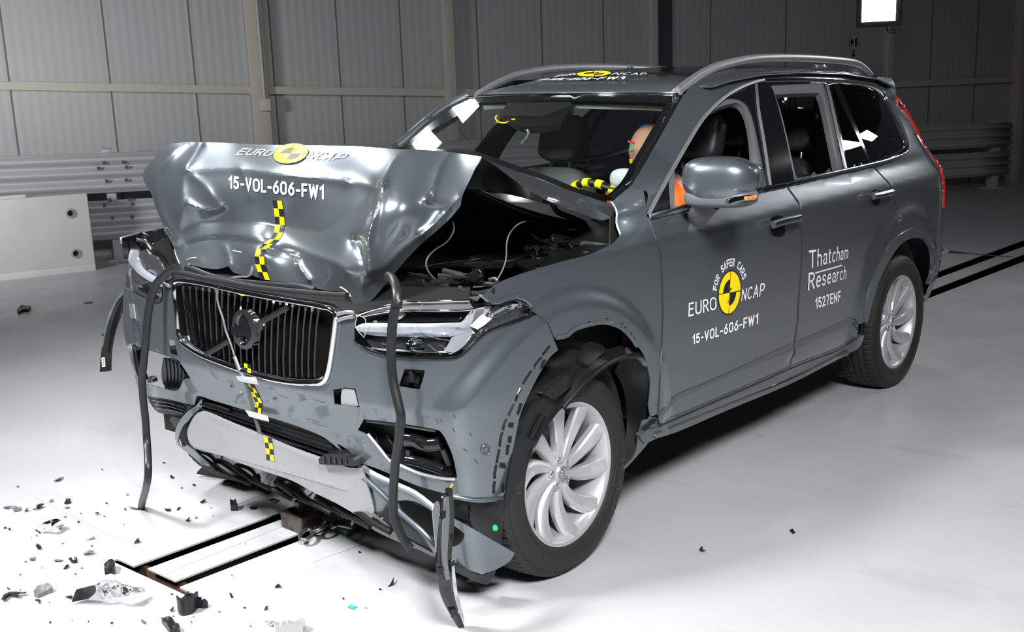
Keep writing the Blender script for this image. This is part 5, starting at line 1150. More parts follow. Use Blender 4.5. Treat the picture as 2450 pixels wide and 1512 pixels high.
# taped wire sensor down the grille
strip('sensor_wire', g('C 1388,130 1375,190 1345,213 1280,212 1200,228 1140,265 1105,310 1100,400 1120,480 1150,570 1170,660 1205,750 1240,862'), offset(BODY, .03), .007, WIRE, CAR, .0, .0035)
strip('sensor_rod', g('C 1240,868 1290,1000 1340,1105 1400,1330 1450,1500'), offset(BODY, .026), .014, mat('grey_rod', (.12, .12, .13), .35, .4), CAR, .0, .006)
patch('tape_tag', G('E 998,0! 1100,5 1180,12! 1200,75! 1100,62 1020,40!'), BODY, GREYT, CAR, step=7, off=.045, thick=.001)
patch('tape_tag', G('E 1083,308! 1200,335 1288,362! 1298,412! 1210,390 1120,365!'), BODY, GREYT, CAR, step=7, off=.045, thick=.001)
# bumper scratches and rivets
for s in ('E 960,85 975,95', 'E 1350,200 1368,212'):
    x, y = g(s)[0][:2]; strip('rivet', [(x+3*math.cos(t), y+3.5*math.sin(t)) for t in np.linspace(0, 6.28, 9)[:-1]], BODY, .004, PAINTD, CAR, .002, .004, True)

SCM = mat('dark_scuff', (.045, .05, .055), .6); SCW = mat('pale_scrape', (.36, .38, .40), .6)
for q in ('D 1010,1420 1050,1416 1100,1420', 'D 1200,1440 1225,1470', 'D 1330,1400 1350,1430', 'E 1600,205 1640,212', 'E 1700,210 1790,235 1800,228', 'D 320,700 330,730', 'F 650,140 670,165', 'F 760,200 775,225', 'F 870,230 885,250', 'F 900,400 925,430', 'F 700,100 715,112', 'F 830,330 850,350', 'D 560,1340 600,1352', 'C 600,810 625,830', 'C 585,825 640,838', 'C 1600,1180 1680,1210', 'C 1000,905 1050,990 1110,1040', 'C 960,860 1010,930 1060,1010 1100,1060'):
    strip('scuff', g(q), BODY, .0035, SCM, CAR, .0008, .001)
for q in ('A 850,1035 880,1022 930,1018', 'A 870,1060 860,1085', 'A 745,945 760,1000 790,1070', 'A 1770,1040 1780,1090 1810,1140', 'A 2110,1260 2160,1290 2200,1340', 'A 1230,960 1300,975', 'A 1700,990 1780,1010'):
    strip('scrape', g(q), HOODS, .004, SCW, CAR, .0015, .0012)
# ================================================================ WHEELS
def make_wheel(name='wheel'):
    w = empty(name, parent=CAR)
    # tyre
    R = .371; hw = .1175
    prof = [(.250, .085), (.256, .101), (.268, .111), (.290, .1175), (.318, .1185), (.340, .113), (.352, .103), (.3615, .092)]
    n_t = 21; tread = []
    for k in range(n_t):
        a = .088-.176*k/(n_t-1); r = R-.0055*(abs(a)/.088)**2.6; tread.append((r, a))
    gro = {4, 8, 12, 16}
    full = prof+[None]*0
    P = [(r, a, 0) for r, a in prof]+[((r-.007) if k in gro else r, a, 1 if (k < 4 or k > 16) else (2 if k not in gro else 3)) for k, (r, a) in enumerate(tread)]+[(r, -a, 0) for r, a in prof[::-1]]
    seg = 288; V = []; F = []; n = len(P)
    for i in range(seg):
        t = 2*math.pi*i/seg
        for j, (r, a, kind) in enumerate(P):
            rr = r
            if kind == 1 and i % 4 == 0: rr -= .006
            if kind == 2 and (i+(j//4)*2) % 6 == 0: rr -= .004
            if 4 <= j <= 6 and i % 4 == 0: rr -= .003
            z = rr*math.sin(t)
            if z < -.362: z = -.362
            V.append((rr*math.cos(t), a, z))
    for i in range(seg):
        for j in range(n-1): F.append((i*n+j, i*n+j+1, ((i+1) % seg)*n+j+1, ((i+1) % seg)*n+j))
    o = mesh('tyre', V, F, TYRE, w); autosmooth(o, 30)
    lathe('sidewall_ring', [(.276, .1145), (.278, .1162), (.2795, .1158)], TYRE, w, 'y', 96)
    lathe('sidewall_ring', [(.344, .1105), (.346, .112), (.348, .1095)], TYRE, w, 'y', 96)
    def arc(s, r0, h, a0, da, m):
        Vt, Ft = text_vf(s, .02); a = a0+(Vt[:, 0]-.5)*da; r = r0+Vt[:, 1]*h; X = np.stack([r*np.sin(a), .1195+0*r-.0006*(r-r0)/h, r*np.cos(a)], 1)
        mesh('lettering', X*np.array([-1, 1, 1]) if False else np.stack([-r*np.sin(a), .1192+0*r, r*np.cos(a)], 1), Ft, m, w, False)
    TL = mat('tyre_lettering', (.035, .034, .032), .7)
    arc('MICHELIN', .295, .028, 2.15-.0, .62, TL); arc('MICHELIN', .295, .028, 2.15+math.pi, .62, TL)
    arc('235/55 R19', .297, .016, .15, .42, TL); arc('LATITUDE SPORT 3', .297, .014, 3.7, .5, TL)
    # rim
    lathe('rim', [(.236, -.095), (.240, -.09), (.226, -.04), (.222, .03), (.232, .075), (.2405, .094), (.247, .101), (.2565, .1035), (.2575, .098), (.252, .090)], ALLOY, w, 'y', 96)
    hub = lathe('hub', [(.001, .070), (.026, .070), (.030, .064), (.050, .060), (.068, .050), (.074, .030), (.074, -.02)], ALLOY, w, 'y', 48)
    for k in range(10):
        th0 = math.radians(36*k+(7 if k % 2 else -7)*0); V = []; F = []; ns = 22
        for i in range(ns):
            s = i/(ns-1); r = .040+(.246-.040)*s; th = th0+math.radians(17)*s**1.6*(-1)+math.radians(3.5 if k % 2 else -3.5)*(1-s)
            wd2 = (.0150+.0255*s**1.1)*(1-.25*max(0, s-.9)/.1); y0 = .060+.012*math.sin(s*math.pi)*-.6+.036*s**2.2; dp = .020-.006*s
            c = np.array([r*math.cos(th), 0, r*math.sin(th)]); tn = np.array([-math.sin(th), 0, math.cos(th)])
            for u, yy2 in ((-1, -dp-.012), (-1, -.006), (-.82, 0), (.35, .004), (.8, -.003), (1, -.012), (1, -dp-.012)):
                q = c+tn*u*wd2; V.append((q[0], y0+yy2, q[2]))
        for i in range(ns-1):
            for j in range(6): F.append((i*7+j, i*7+j+1, (i+1)*7+j+1, (i+1)*7+j))
            F.append((i*7+6, i*7, (i+1)*7, (i+1)*7+6))
        o = mesh('spoke', V, F, ALLOY, w); bm = bmesh.new(); bm.from_mesh(o.data); bmesh.ops.recalc_face_normals(bm, faces=bm.faces); bm.to_mesh(o.data); bm.free(); autosmooth(o, 32)
    lathe('centre_cap', [(.001, .0765), (.018, .0765), (.024, .0745), (.0255, .069)], SATIN, w, 'y', 32)
    lathe('cap_ring', [(.010, .0772), (.011, .0788), (.0135, .0788), (.0145, .0772)], CHROME, w, 'y', 32)
    for k in range(5):
        a = math.radians(18+72*k); lathe('wheel_bolt', [(.001, .068), (.0085, .068), (.0095, .066), (.0095, .05)], CHROME, w, 'y', 6, c=(.047*math.cos(a), 0, .047*math.sin(a)))
        lathe('bolt_well', [(.0125, .064), (.0155, .0655), (.0165, .062)], ALLOY, w, 'y', 16, c=(.047*math.cos(a), 0, .047*math.sin(a)))
    tube('valve', [(-.225, .05, .02), (-.205, .06, .018), (-.190, .066, .016)], .004, BLACK, w)
    lathe('brake_disc', [(.06, .0), (.165, .0), (.168, -.004), (.168, -.022), (.06, -.022)], STEEL, w, 'y', 48)
    superell('brake_caliper', (-.125, -.01, .05), (.10, .06, .20), BLACKM, w, (.5, .5))
    lathe('hub_carrier', [(.001, -.03), (.09, -.03), (.12, -.06), (.22, -.085)], BLACKM, w, 'y', 32)
    return w
def copy_tree(o, parent=None):
    c = o.copy(); COL.objects.link(c)
    if parent: c.parent = parent
    for ch in list(o.children): copy_tree(ch, c)
    return c
WH = make_wheel(); WH.location = (-.02, .8275, .362); WH.rotation_euler = (0, 0, .029)
w2 = copy_tree(WH); w2.location = (-2.984, .8275, .362); w2.rotation_euler = (0, 0, 0)
def spin(w, a):
    for ch in w.children:
        if ch.name.startswith(('tyre',)): continue
        ch.rotation_euler = (0, a, 0)
spin(WH, math.radians(10)); spin(w2, math.radians(-14))
for x in (-.0, -2.984):
    q = copy_tree(w2); q.location = (x, -.8275, .362); q.rotation_euler = (0, 0, math.pi)
# ================================================================ MIRROR, CABIN
MR = empty('side_mirror', parent=CAR)
mc = np.array(at(1724, 438, 'y', 1.075))
Rm = np.array(Matrix.Rotation(math.radians(14), 3, 'Z'))
def mfn(x, y, z):
    k = 1-.18*max(0, -z)**1.5; return (x*(1-.25*abs(y)**3), y*k, z*(1-.22*(y > 0)*y*y)-.0)
superell('cover', mc+np.array([.0, .0, .012]), (.20, .285, .175), PAINT, MR, (.62, .62), Rm, (40, 24), mfn)
superell('lower_cover', mc+np.array([-.004, .0, -.052]), (.185, .270, .075), mat('grey_lower_shell', (.11, .12, .13), .5), MR, (.6, .6), Rm, (32, 14))
superell('mirror_glass', mc+np.array([-.085, .0, .005]), (.03, .25, .135), GLASS, MR, (.5, .5), Rm, (24, 12))
strip('turn_signal', g('I 770,1090 800,1078 850,1066 900,1058 962,1052'), surf_plane('y', float(mc[1])+.135), .020, CHROME, MR, .004, .012)
strip('turn_lens', g('I 890,1060 930,1056 965,1050'), surf_plane('y', float(mc[1])+.135), .014, AMBER, MR, .012, .008)
strip('cover_seam', g('I 485,1005 560,992 650,996 760,1000 860,985 930,975 975,985'), surf_plane('y', float(mc[1])+.10), .003, BLACKM, MR, .0, .003) if False else None
foot = tps([(1665, 520, 'y', .955), (1650, 500, 'y', .965), (1690, 500, 'y', 1.0), (1700, 490, 'y', 1.03), (1670, 538, 'y', .955)])
tube('arm', [at(1668, 522, 'y', .95), at(1678, 508, 'y', .985), at(1692, 492, 'y', 1.02), at(1705, 478, 'y', 1.05)], .042, mat('mirror_arm', (.09, .095, .10), .5), MR, h=.036, seg=12)
# ---- cabin
CAB = CAR
boxes('cabin_floor', [((-1.9, 0, .42), (2.9, 1.6, .02))], BLACKM, CAR)
V = []; F = []
for i in range(13):
    t = i/12
    for j in range(17):
        s = -1+2*j/16; V.append((-.48-.42*t, s*.80, 1.10+.035*math.sin(t*3.1)+.012*(1-s*s)-(.05 if i == 12 else 0)-(.04*t*t)))
for i in range(12):
    for j in range(16): F.append((i*17+j, i*17+j+1, (i+1)*17+j+1, (i+1)*17+j))
o = mesh('dashboard', V, F, mat('dash_top', (.05, .055, .055), .6), CAR); o.modifiers.new('thick', 'SOLIDIFY').thickness = .25
def seat(y, x, z0, leather=LEATHER, hr=True, w=.52, tilt=18, hz=0.):
    S = empty('seat', (x, y, z0), parent=CAR)
    t = math.radians(tilt); R = np.array(Matrix.Rotation(-t, 3, 'Y'))
    superell('cushion', (.22, 0, .0), (.56, w, .18), leather, S, (.35, .35))
    def bf(a, b, c): return (a, b*(1-.12*max(0, c)**3), c)
    superell('backrest', np.array([-.08, 0, .36]), (.16, w, .68), leather, S, (.4, .4), R, (32, 20), bf)
    for s in (-1, 1): superell('bolster', np.array([-.03, s*(w/2-.055), .33]), (.17, .11, .58), leather, S, (.55, .55), R, (20, 16))
    if hr:
        superell('headrest', np.array([-.245, 0, .83+hz]), (.12, .27, .24), leather, S, (.5, .45), R, (28, 16))
        for s in (-1, 1): tube('headrest_post', [(-.20, s*.06, .66), (-.23, s*.06, .78+hz)], .007, CHROME, S)
    return S
seat(-.37, -1.47, .59, mat('grey_leather', (.09, .095, .095), .5)); seat(.37, -1.56, .59)
for y in (.36, -.02, -.40): seat(y, -2.60, .57, w=.36, hz=.0)
for y in (.3, -.3): seat(y, -3.25, .70, w=.42, hz=-.04)
boxes('console', [((-1.2, 0, .62), (1.1, .24, .36))], BLACKM, CAR, bev=.03)
# pillars inside, headliner
HLN = mat('headliner', (.36, .36, .33), .8)
V = []; F = []
for i, x in enumerate(np.linspace(-1.30, -3.5, 20)):
    for j in range(13): y = -.58+1.16*j/12; V.append((x, y, float(Hr(x))-.075-.03*(abs(y)/.58)**3))
for i in range(19):
    for j in range(12): F.append((i*13+j, i*13+j+1, (i+1)*13+j+1, (i+1)*13+j))
o = mesh('headliner', V, F, HLN, CAR)
patch('sun_visor', G('H 1410,372! 1700,376 2000,376 2110,386! 2130,405 2125,430! 2080,415 1900,405 1650,400 1450,395!'), ws, HLN, CAR, step=10, off=-.10, thick=.02)
patch('header_trim', G('H 800,372! 980,380! 1000,395! 870,400 780,410!'), ws, HLN, CAR, step=10, off=-.10, thick=.02)
patch('mirror_cover', G('H 975,365! 1200,360 1398,360! 1440,405! 1350,430 1280,460 1215,486! 1080,482 930,484! 905,470 925,440'), ws, BLACKM, CAR, step=9, off=-.03, thick=.03)
patch('camera_arm', G('H 1215,486! 1350,435 1440,405! 1350,540! 1180,560 1060,555 950,500!'), ws, BLACK, CAR, step=9, off=-.08, thick=.03)
strip('camera_bracket', g('H 925,440 905,465 920,490 960,500'), ws, .010, YELLOWP, CAR, -.04, .006)
strip('camera_bracket', g('H 940,515 990,540 1040,560 1050,580'), ws, .014, SATIN, CAR, -.06, .01)
for s in ('H 2170,350! 2205,345! 2205,385! 2175,385!', 'H 2110,495! 2150,485! 2140,530! 2100,535!', 'H 2010,700! 2045,700! 2030,740! 1995,740!'):
    strip('tape_tag', g(s), ws, .003, WIRE, CAR, .004, .002, True)
strip('trim_wire', g('H 2192,330 2190,380 2200,430 2170,500 2130,570'), ws, .005, WIRE, CAR, .004, .0025)
patch('cowl_foam', G('H 1830,985! 1880,950 1900,935! 1890,965 1840,995!'), ws, mat('cream_foam', (.75, .7, .6), .8), CAR, step=5, off=.01, thick=.01)
patch('grey_lower_glass', G('H 1655,985! 1760,1010! 1750,1025! 1650,1000!'), ws, WIRE, CAR, step=8, off=-.02, thick=.002)
# seat belt
tube('seat_belt', [at(1785, 380, 'y', -.3), at(1765, 400, 'y', -.3), at(1745, 425, 'y', -.3)], .025, WIRE, CAR, h=.003)
tube('cable_loop', [at(1893, 235, 'y', .3), at(1885, 262, 'y', .3), at(1890, 290, 'y', .3)], .004, BLACKM, CAR); tube('cable_loop', [at(1900, 235, 'y', .3), at(1906, 262, 'y', .3), at(1902, 290, 'y', .3)], .004, BLACKM, CAR)
# steering wheel with taped rim
SW = empty('steering_wheel', parent=CAR); swc = np.array([-1.01, .37, 1.115]); SW.location = swc
ax = np.array([-.90, 0, .42]); ax /= np.linalg.norm(ax); e1 = np.array([0, 1., 0]); e2 = np.cross(ax, e1); e2 *= np.sign(e2[2]); rad = .185
def swp(a): return e1*math.cos(a)*rad+e2*math.sin(a)*rad
tube('rim', [swp(a) for a in np.linspace(0, 2*math.pi, 48, endpoint=False)], .016, BLACK, SW, closed=True, seg=10, up=tuple(ax))
for k in range(6):
    a0 = math.radians(30+20*k); tube('tape_mark', [swp(a) for a in np.linspace(a0, a0+math.radians(9), 5)], .020, YELLOWP, SW, seg=10, up=tuple(ax))
superell('airbag_hub', (0, 0, 0), (.10, .16, .14), BLACK, SW, (.6, .6))
for a in (0, math.pi, -math.pi/2): tube('arm', [swp(a)*.35, swp(a)*.97], .014, BLACK, SW)
# ---- exterior aerial / measuring pin behind the car
PN = empty('tow_eye_rod', at(2246, 600, 'y', .62), parent=CAR)
a = at(2242, 600, 'y', .62); b = at(2266, 602, 'y', .62)-a; c_ = at(2310, 606, 'y', .62)-a; d_ = at(2422, 615, 'y', .62)-a; PN.location = a
tube('clamp', [(0, 0, 0), tuple(b*.5)], .018, CHROME, PN); tube('clamp', [tuple(b*.6), tuple(b)], .014, SATIN, PN); tube('rod', [tuple(b), tuple(c_)], [.012, .007], BLACK, PN); tube('cable', [tuple(c_), tuple(d_)], .004, BLACK, PN)
# ================================================================ DUMMY
DM = empty('crash_test_dummy', (-1.45, .37, .62)); lab(DM, 'crash test dummy in orange vest in the driver seat behind the windscreen', 'dummy')
o0 = np.array([-1.45, .37, .62])
hc_ = np.array(at(1556, 366, 'y', .37)); tilt = np.array(Matrix.Rotation(math.radians(-18), 3, 'Y'))
hx = hc_-o0
# body as one skinned surface
vs_ = [(0, 0, .02), (-.02, 0, .20), (-.05, 0, .38), (-.05, 0, .58), (hx[0]-.02, 0, hx[2]-.11), (-.04, .18, .55), (.10, .24, .36), (.33, .16, .40), (-.04, -.18, .55), (.10, -.24, .36), (.33, -.16, .40), (.22, .11, .06), (.48, .13, .10), (.62, .13, -.16), (.22, -.11, .06), (.48, -.13, .10), (.62, -.13, -.16)]
es_ = [(0, 1), (1, 2), (2, 3), (3, 4), (3, 5), (5, 6), (6, 7), (3, 8), (8, 9), (9, 10), (0, 11), (11, 12), (12, 13), (0, 14), (14, 15), (15, 16)]
rad_ = [.14, .13, .14, .09, .055, .075, .05, .035, .075, .05, .035, .09, .07, .05, .09, .07, .05]
me = bpy.data.meshes.new('body'); me.from_pydata(vs_, es_, []); ob = bpy.data.objects.new('body', me); COL.objects.link(ob); ob.parent = DM; me.materials.append(SKIN)
sk_ = ob.modifiers.new('skin', 'SKIN')
for i, r in enumerate(rad_): me.skin_vertices[0].data[i].radius = (r, r)
me.skin_vertices[0].data[0].use_root = True
ob.modifiers.new('sub', 'SUBSURF').levels = 2; ob.modifiers['sub'].render_levels = 2
superell('vest', (-.03, 0, .385), (.32, .42, .50), ORANGE, DM, (.55, .6), None, (32, 20), lambda a, b, c: (a, b*(1-.15*max(0, c)), c))
for s in (-1, 1): superell('sleeve', (-.01, s*.20, .555), (.17, .15, .14), ORANGE, DM, (.9, .9))
tube('neck_shield', [(hx[0]-.035, .0, hx[2]-.2), (hx[0]-.03, 0, hx[2]-.10)], .05, BLUE, DM, seg=14)
def hfn(x, y, z):   # x forward, z up
    r = 1.
    if x > 0 and z < -.1: x = x*(1-.28*(-z-.1)); y = y*(1-.35*(-z-.1))
    if x < 0 and z < -.3: x = x*(1-.55*(-z-.3))
    nose = .13*math.exp(-((z+.10)/.16)**2-(y/.12)**2) if x > .3 else 0
    brow = .03*math.exp(-((z-.18)/.10)**2-(y/.45)**2) if x > .3 else 0
    sock = -.05*math.exp(-((z-.02)/.10)**2-((abs(y)-.32)/.14)**2) if x > .2 else 0
    lips = .035*math.exp(-((z+.42)/.06)**2-(y/.2)**2) if x > .2 else 0
    chin = .05*math.exp(-((z+.72)/.14)**2-(y/.3)**2) if x > .1 else 0
    return (x+nose+brow+sock+lips+chin, y, z)
superell('head', hx, (.24, .175, .275), SKIN, DM, (1., 1.), tilt, (56, 44), hfn)
patch_pts = lambda s: [(p[0], p[1]) for p in g(s)]
def face(name, s, m, off=.001):
    # painted marks following the head
    c = hc_
    def fn(x, y, z):
        d = np.stack([x-c[0], y-c[1], z-c[2]], -1)@tilt; return (d[..., 0]/.120)**2+(d[..., 1]/.0875)**2+(d[..., 2]/.1375)**2-1
    o = patch(name, patch_pts(s), surf_implicit(fn, 4, 7, 200), m, DM, step=3, off=off, thick=.001); o.location = -o0; return o
face('paint_mark', 'H 1845,662! 1912,672! 1910,685! 1845,676!', mat('red_mark', (.75, .06, .08), .5), .006)
face('paint_mark', 'H 1858,700! 1888,692! 1880,735! 1858,742!', mat('green_mark', (.10, .45, .16), .5), .006)
face('paint_mark', 'H 1852,800! 1878,798! 1874,830! 1856,830!', YELLOWP, .006)
face('paint_mark', 'H 1930,560! 1965,546! 2000,550! 1970,565! 1940,568!', mat('blue_mark', (.1, .4, .8), .5), .006)
superell('collar', (hx[0]-.01, 0, hx[2]-.155), (.16, .17, .035), GREYT, DM, (.6, .8))
for q in ((-.03, .255, .585, YELLOWP, .05), (-.02, .265, .535, BLACKP, .05)): superell('shoulder_mark', q[:3], (.09, .03, q[4]), q[3], DM, (.4, .4))

superell('deflated_airbag', at(1492, 428, 'y', .42), (.10, .12, .09), mat('airbag_cloth', (.6, .62, .63), .8), CAR, (.8, .8))
# ================================================================ LOOSE AND HANGING THINGS
def seal(label, s, surf, r=.0135):
    X = surf(smooth(g(s), False, 4)); o = tube('rubber_seal', X, r, SEALM, None, h=r*.85, push=.0, seg=10); lab(o, label, 'rubber seal', 'loose door seals hanging on the front'); return o
sL = seal('long black rubber seal hanging over the far headlamp down to the floor', 'A 775,1095 720,1118 660,1165 600,1230 560,1330 535,1450 C 520,620 510,750 495,900 483,1020 480,1100 E 150,0 160,200 180,380 193,560 205,750 205,900 185,1020 160,1110 145,1185',
     tps([(425, 640, 'x', .63), (370, 700, 'x', .66), (350, 800, 'x', .68), (342, 900, 'x', .68), (352, 1060, 'x', .66), (340, 1212, 'z', .012), (352, 1150, 'x', .70)]), .0150)
sR = seal('long black rubber seal hanging from the hood tip across the near headlamp', 'B 268,1175 300,1190 330,1240 345,1330 345,1430 D 800,300 770,420 750,560 742,700 738,850 745,980 765,1120 800,1270 830,1400 832,1500 F 425,160 415,280 395,400 385,520 378,640 380,740 400,820 425,880 455,930 490,975',
     tps([(928, 662, 'x', .60), (945, 700, 'x', .64), (940, 800, 'x', .66), (940, 900, 'x', .66), (955, 1010, 'x', .66), (942, 1150, 'x', .64), (960, 1260, 'x', .63), (985, 1312, 'x', .60)]), .0150)
sT = seal('black rubber seal lying along the top of the grille', 'C 760,205 790,185 870,200 1000,228 1200,262 1400,300 1600,325 1800,345 2000,362 2165,372', surf_plane('x', .648), .0115)
seal('black rubber seal tucked under the front edge of the crumpled hood', 'C 845,140 900,150 1000,190 1100,225 1250,250 1450,270 1650,285 1800,300 1900,325', surf_plane('x', .628), .0105)
# trim hanging off the near headlamp corner to the floor
hp = tps([(1075, 1180, 'y', .90), (1065, 1300, 'y', .93), (1075, 1400, 'y', .95), (1100, 1500, 'y', .90), (1040, 1250, 'y', .93), (1085, 1250, 'y', .90), (1112, 1505, 'y', .91)])
TR = empty('trim_strip', at(1100, 1505, 'z', .0)); lab(TR, 'long torn black trim strip with chrome edge hanging from the bumper corner to the floor', 'car trim')
def tp(nm, s, m, off=0., thick=.006, step=8, surf=hp): o = patch(nm, G(s), surf, m, TR, step=step, off=off, thick=thick); o.location = -TR.location; return o
tp('strip', 'F 700,640! 715,620 745,612! 765,640 772,720 770,850 760,960 755,1050 772,1150 785,1230 810,1330 830,1420 838,1490! 815,1500 775,1450 735,1380 695,1300 670,1200 662,1050 662,950 668,820 685,720', BLACKG)
tp('rail', 'F 712,650! 735,640! 742,740 735,900 728,1050 745,1170! 722,1180! 700,1050 700,900 705,760', mat('grey_rail', (.16, .16, .165), .4), .010, .008)
tp('chrome_edge', 'F 632,728! 645,690 668,668! 680,710 672,800 662,900 657,1000! 648,900 638,800', SATIN, .006, .003)
tp('chrome_edge', 'F 752,1050! 768,1040! 785,1200 800,1300 832,1400! 838,1480! 815,1420 785,1330 765,1230', CHROME, .008, .004)
for s in ('F 690,735! 720,728! 716,775! 692,780!', 'F 672,1100! 705,1092! 700,1140! 675,1148!', 'F 745,1370! 785,1365! 790,1405! 760,1408!', 'F 752,890! 775,880! 772,920! 752,925!', 'F 760,1055! 775,1050! 770,1085! 758,1090!'): tp('clip', s, BLACK, .014, .012, 5)
o = tube('connector', hp([(1073, 1170), (1075, 1182)]), .012, BLACK, TR); o.location = -TR.location
o = tube('orange_wire', hp([(1083, 1158), (1080, 1163), (1076, 1170)]), .003, mat('orange_wire', (.9, .4, .02), .5), TR); o.location = -TR.location
# arch trim hanging on the far side
fs = tps([(295, 700, 'y', -.93), (270, 740, 'y', -.95), (250, 820, 'y', -.96), (243, 885, 'y', -.96), (265, 885, 'y', -.95), (290, 760, 'y', -.93)])
AT = empty('wheel_arch_trim', at(255, 886, 'y', -.95)); AT.name = 'arch_trim_strip'; lab(AT, 'curved dark wheel-arch trim hanging off the far front corner', 'car trim')
o = patch('strip', G('C 332,318! 300,345 265,400 225,480 195,570 170,680 152,790 142,900 138,998! 230,985! 232,900 240,790 262,680 290,590 325,500!'), fs, BLACK, AT, step=8, thick=.012); o.location = -AT.location
o = patch('rib', G('C 320,400! 290,450 250,540 225,640 210,740 200,830! 215,835! 235,740 260,650 295,540!'), fs, BLACKG, AT, step=7, off=.008, thick=.006); o.location = -AT.location
o = patch('edge', G('C 330,322! 298,350 262,405 222,485 192,575 167,685 150,795! 160,797! 178,690 202,590 235,500 275,415 325,360!'), fs, PAINTD, AT, step=7, off=.006, thick=.004); o.location = -AT.location
o = patch('barcode_label', G('C 147,880! 175,877! 179,952! 152,955!'), fs, WHITEP, AT, step=6, off=.004, thick=.001); o.location = -AT.location
lin_b = [patch('b', [(p[0], p[1]) for p in g('C 153,%d! 172,%d! 172,%d! 153,%d!' % (884+9*k, 883+9*k, 886+9*k+(k % 2)*2, 887+9*k+(k % 2)*2))], fs, BLACKP, AT, step=9, off=.006, thick=0) for k in range(7)]
o = merge(lin_b, 'barcode'); o.location = -AT.location
# rubber flap on the floor
o = patch('rubber_flap', G('E 640,880! 668,845 705,815! 860,822 980,850 1080,895 1150,930! 1060,945 950,935 800,915 700,895!'), tps([(470, 1132, 'z', .02), (487, 1116, 'z', .06), (560, 1125, 'z', .05), (605, 1147, 'z', .015), (530, 1142, 'z', .01)]), RUBBER, None, step=7, thick=.006); lab(o, 'black curved rubber flap lying on the floor under the far bumper corner', 'rubber flap')
o = patch('burnt_scrap', G('E 875,970! 900,945 935,930 980,935 1010,945! 960,960 920,965!'), surf_plane('z', .012), mat('burnt_plastic', (.05, .03, .02), .6), None, step=6, thick=.008); lab(o, 'small burnt brown-black scrap beside the rubber flap on the floor', 'debris')
# green clip pushed in the liner
o = superell('push_clip', at(800+1033/2.69, 950+845/2.69, 'y', .975), (.012, .012, .016), GREEN, CAR, (.8, .8))
o = lathe('push_clip', [(.001, .004), (.010, .003), (.010, 0), (.001, 0)], GREEN, CAR, 'x', 14, c=tuple(at(800+1038/2.69, 950+840/2.69, 'y', .975)))
# tow gear in the slot
dl = np.array([-1, -s1u[1]*0+s1l[1]*-1, 0.]); dl /= np.linalg.norm(dl); sd_ = np.array([-dl[1], dl[0], 0])
bc = np.array(at(722, 1262, 'z', .0)); Rt = np.stack([dl, sd_, [0, 0, 1.]], 1)
TB = empty('tow_bracket', tuple(bc)); lab(TB, 'worn rusty steel towing block standing on the track slot under the bumper', 'tow bracket')
boxes('block', [((0, .0, .035), (.10, .14, .07), Rt)], STEEL, TB, bev=.006)
boxes('lug', [(tuple(dl*.10+np.array([0, 0, .05])), (.12, .05, .04), Rt), (tuple(dl*.02+sd_*.03+np.array([0, 0, .085])), (.04, .03, .04), Rt)], STEEL, TB, bev=.006)
lathe('hole', [(.001, .0711), (.010, .0711)], PIT, TB, 'z', 16, c=(.01, .02, 0))
tube('pin', [tuple(dl*.12+np.array([0, 0, .03])), tuple(dl*.12+np.array([0, 0, .13]))], .014, STEEL, TB)
def ring(name, c, r1, r2, tr, u, v, m, parent):
    u = np.array(u, float); v = np.array(v, float); return tube(name, [np.array(c)+u*r1*math.cos(a)+v*r2*math.sin(a) for a in np.linspace(0, 2*math.pi, 20, endpoint=False)], tr, m, parent, closed=True, seg=8)
CH = empty('tow_chain', tuple(np.array(at(812, 1266, 'z', .0)))); lab(CH, 'short steel chain with shackle lying under the skid plate', 'chain')
STL = mat('bright_steel', (.35, .34, .32), .3, .9)
for k in range(5):
    c = dl*(.16-.075*k)*-1+np.array([0, 0, .03+.012*(k % 2)]); up = sd_*math.cos(k*1.4)+np.array([0, 0, 1])*math.sin(k*1.4)
    ring('chain_link', c, .05, .028, .0085, dl*.8+sd_*.5, np.cross(dl*.8+sd_*.5, up)*.9+up*.2 if k % 2 else up, STL, CH)
ring('shackle', (-.04, .06, .04), .05, .04, .012, (.8, .5, .1), (0, .2, .9), STL, CH)
superell('green_clip', (.02, .07, .012), (.03, .03, .03), mat('dark_green', (.02, .18, .05), .5), CH)
for q in range(3): tube('wire_rope', [(-.06+.006*q, .02, .02), (-.02, .09+.006*q, .03), (.05, .13, .05+.004*q), (.09, .10, .07)], .003, STL, CH)
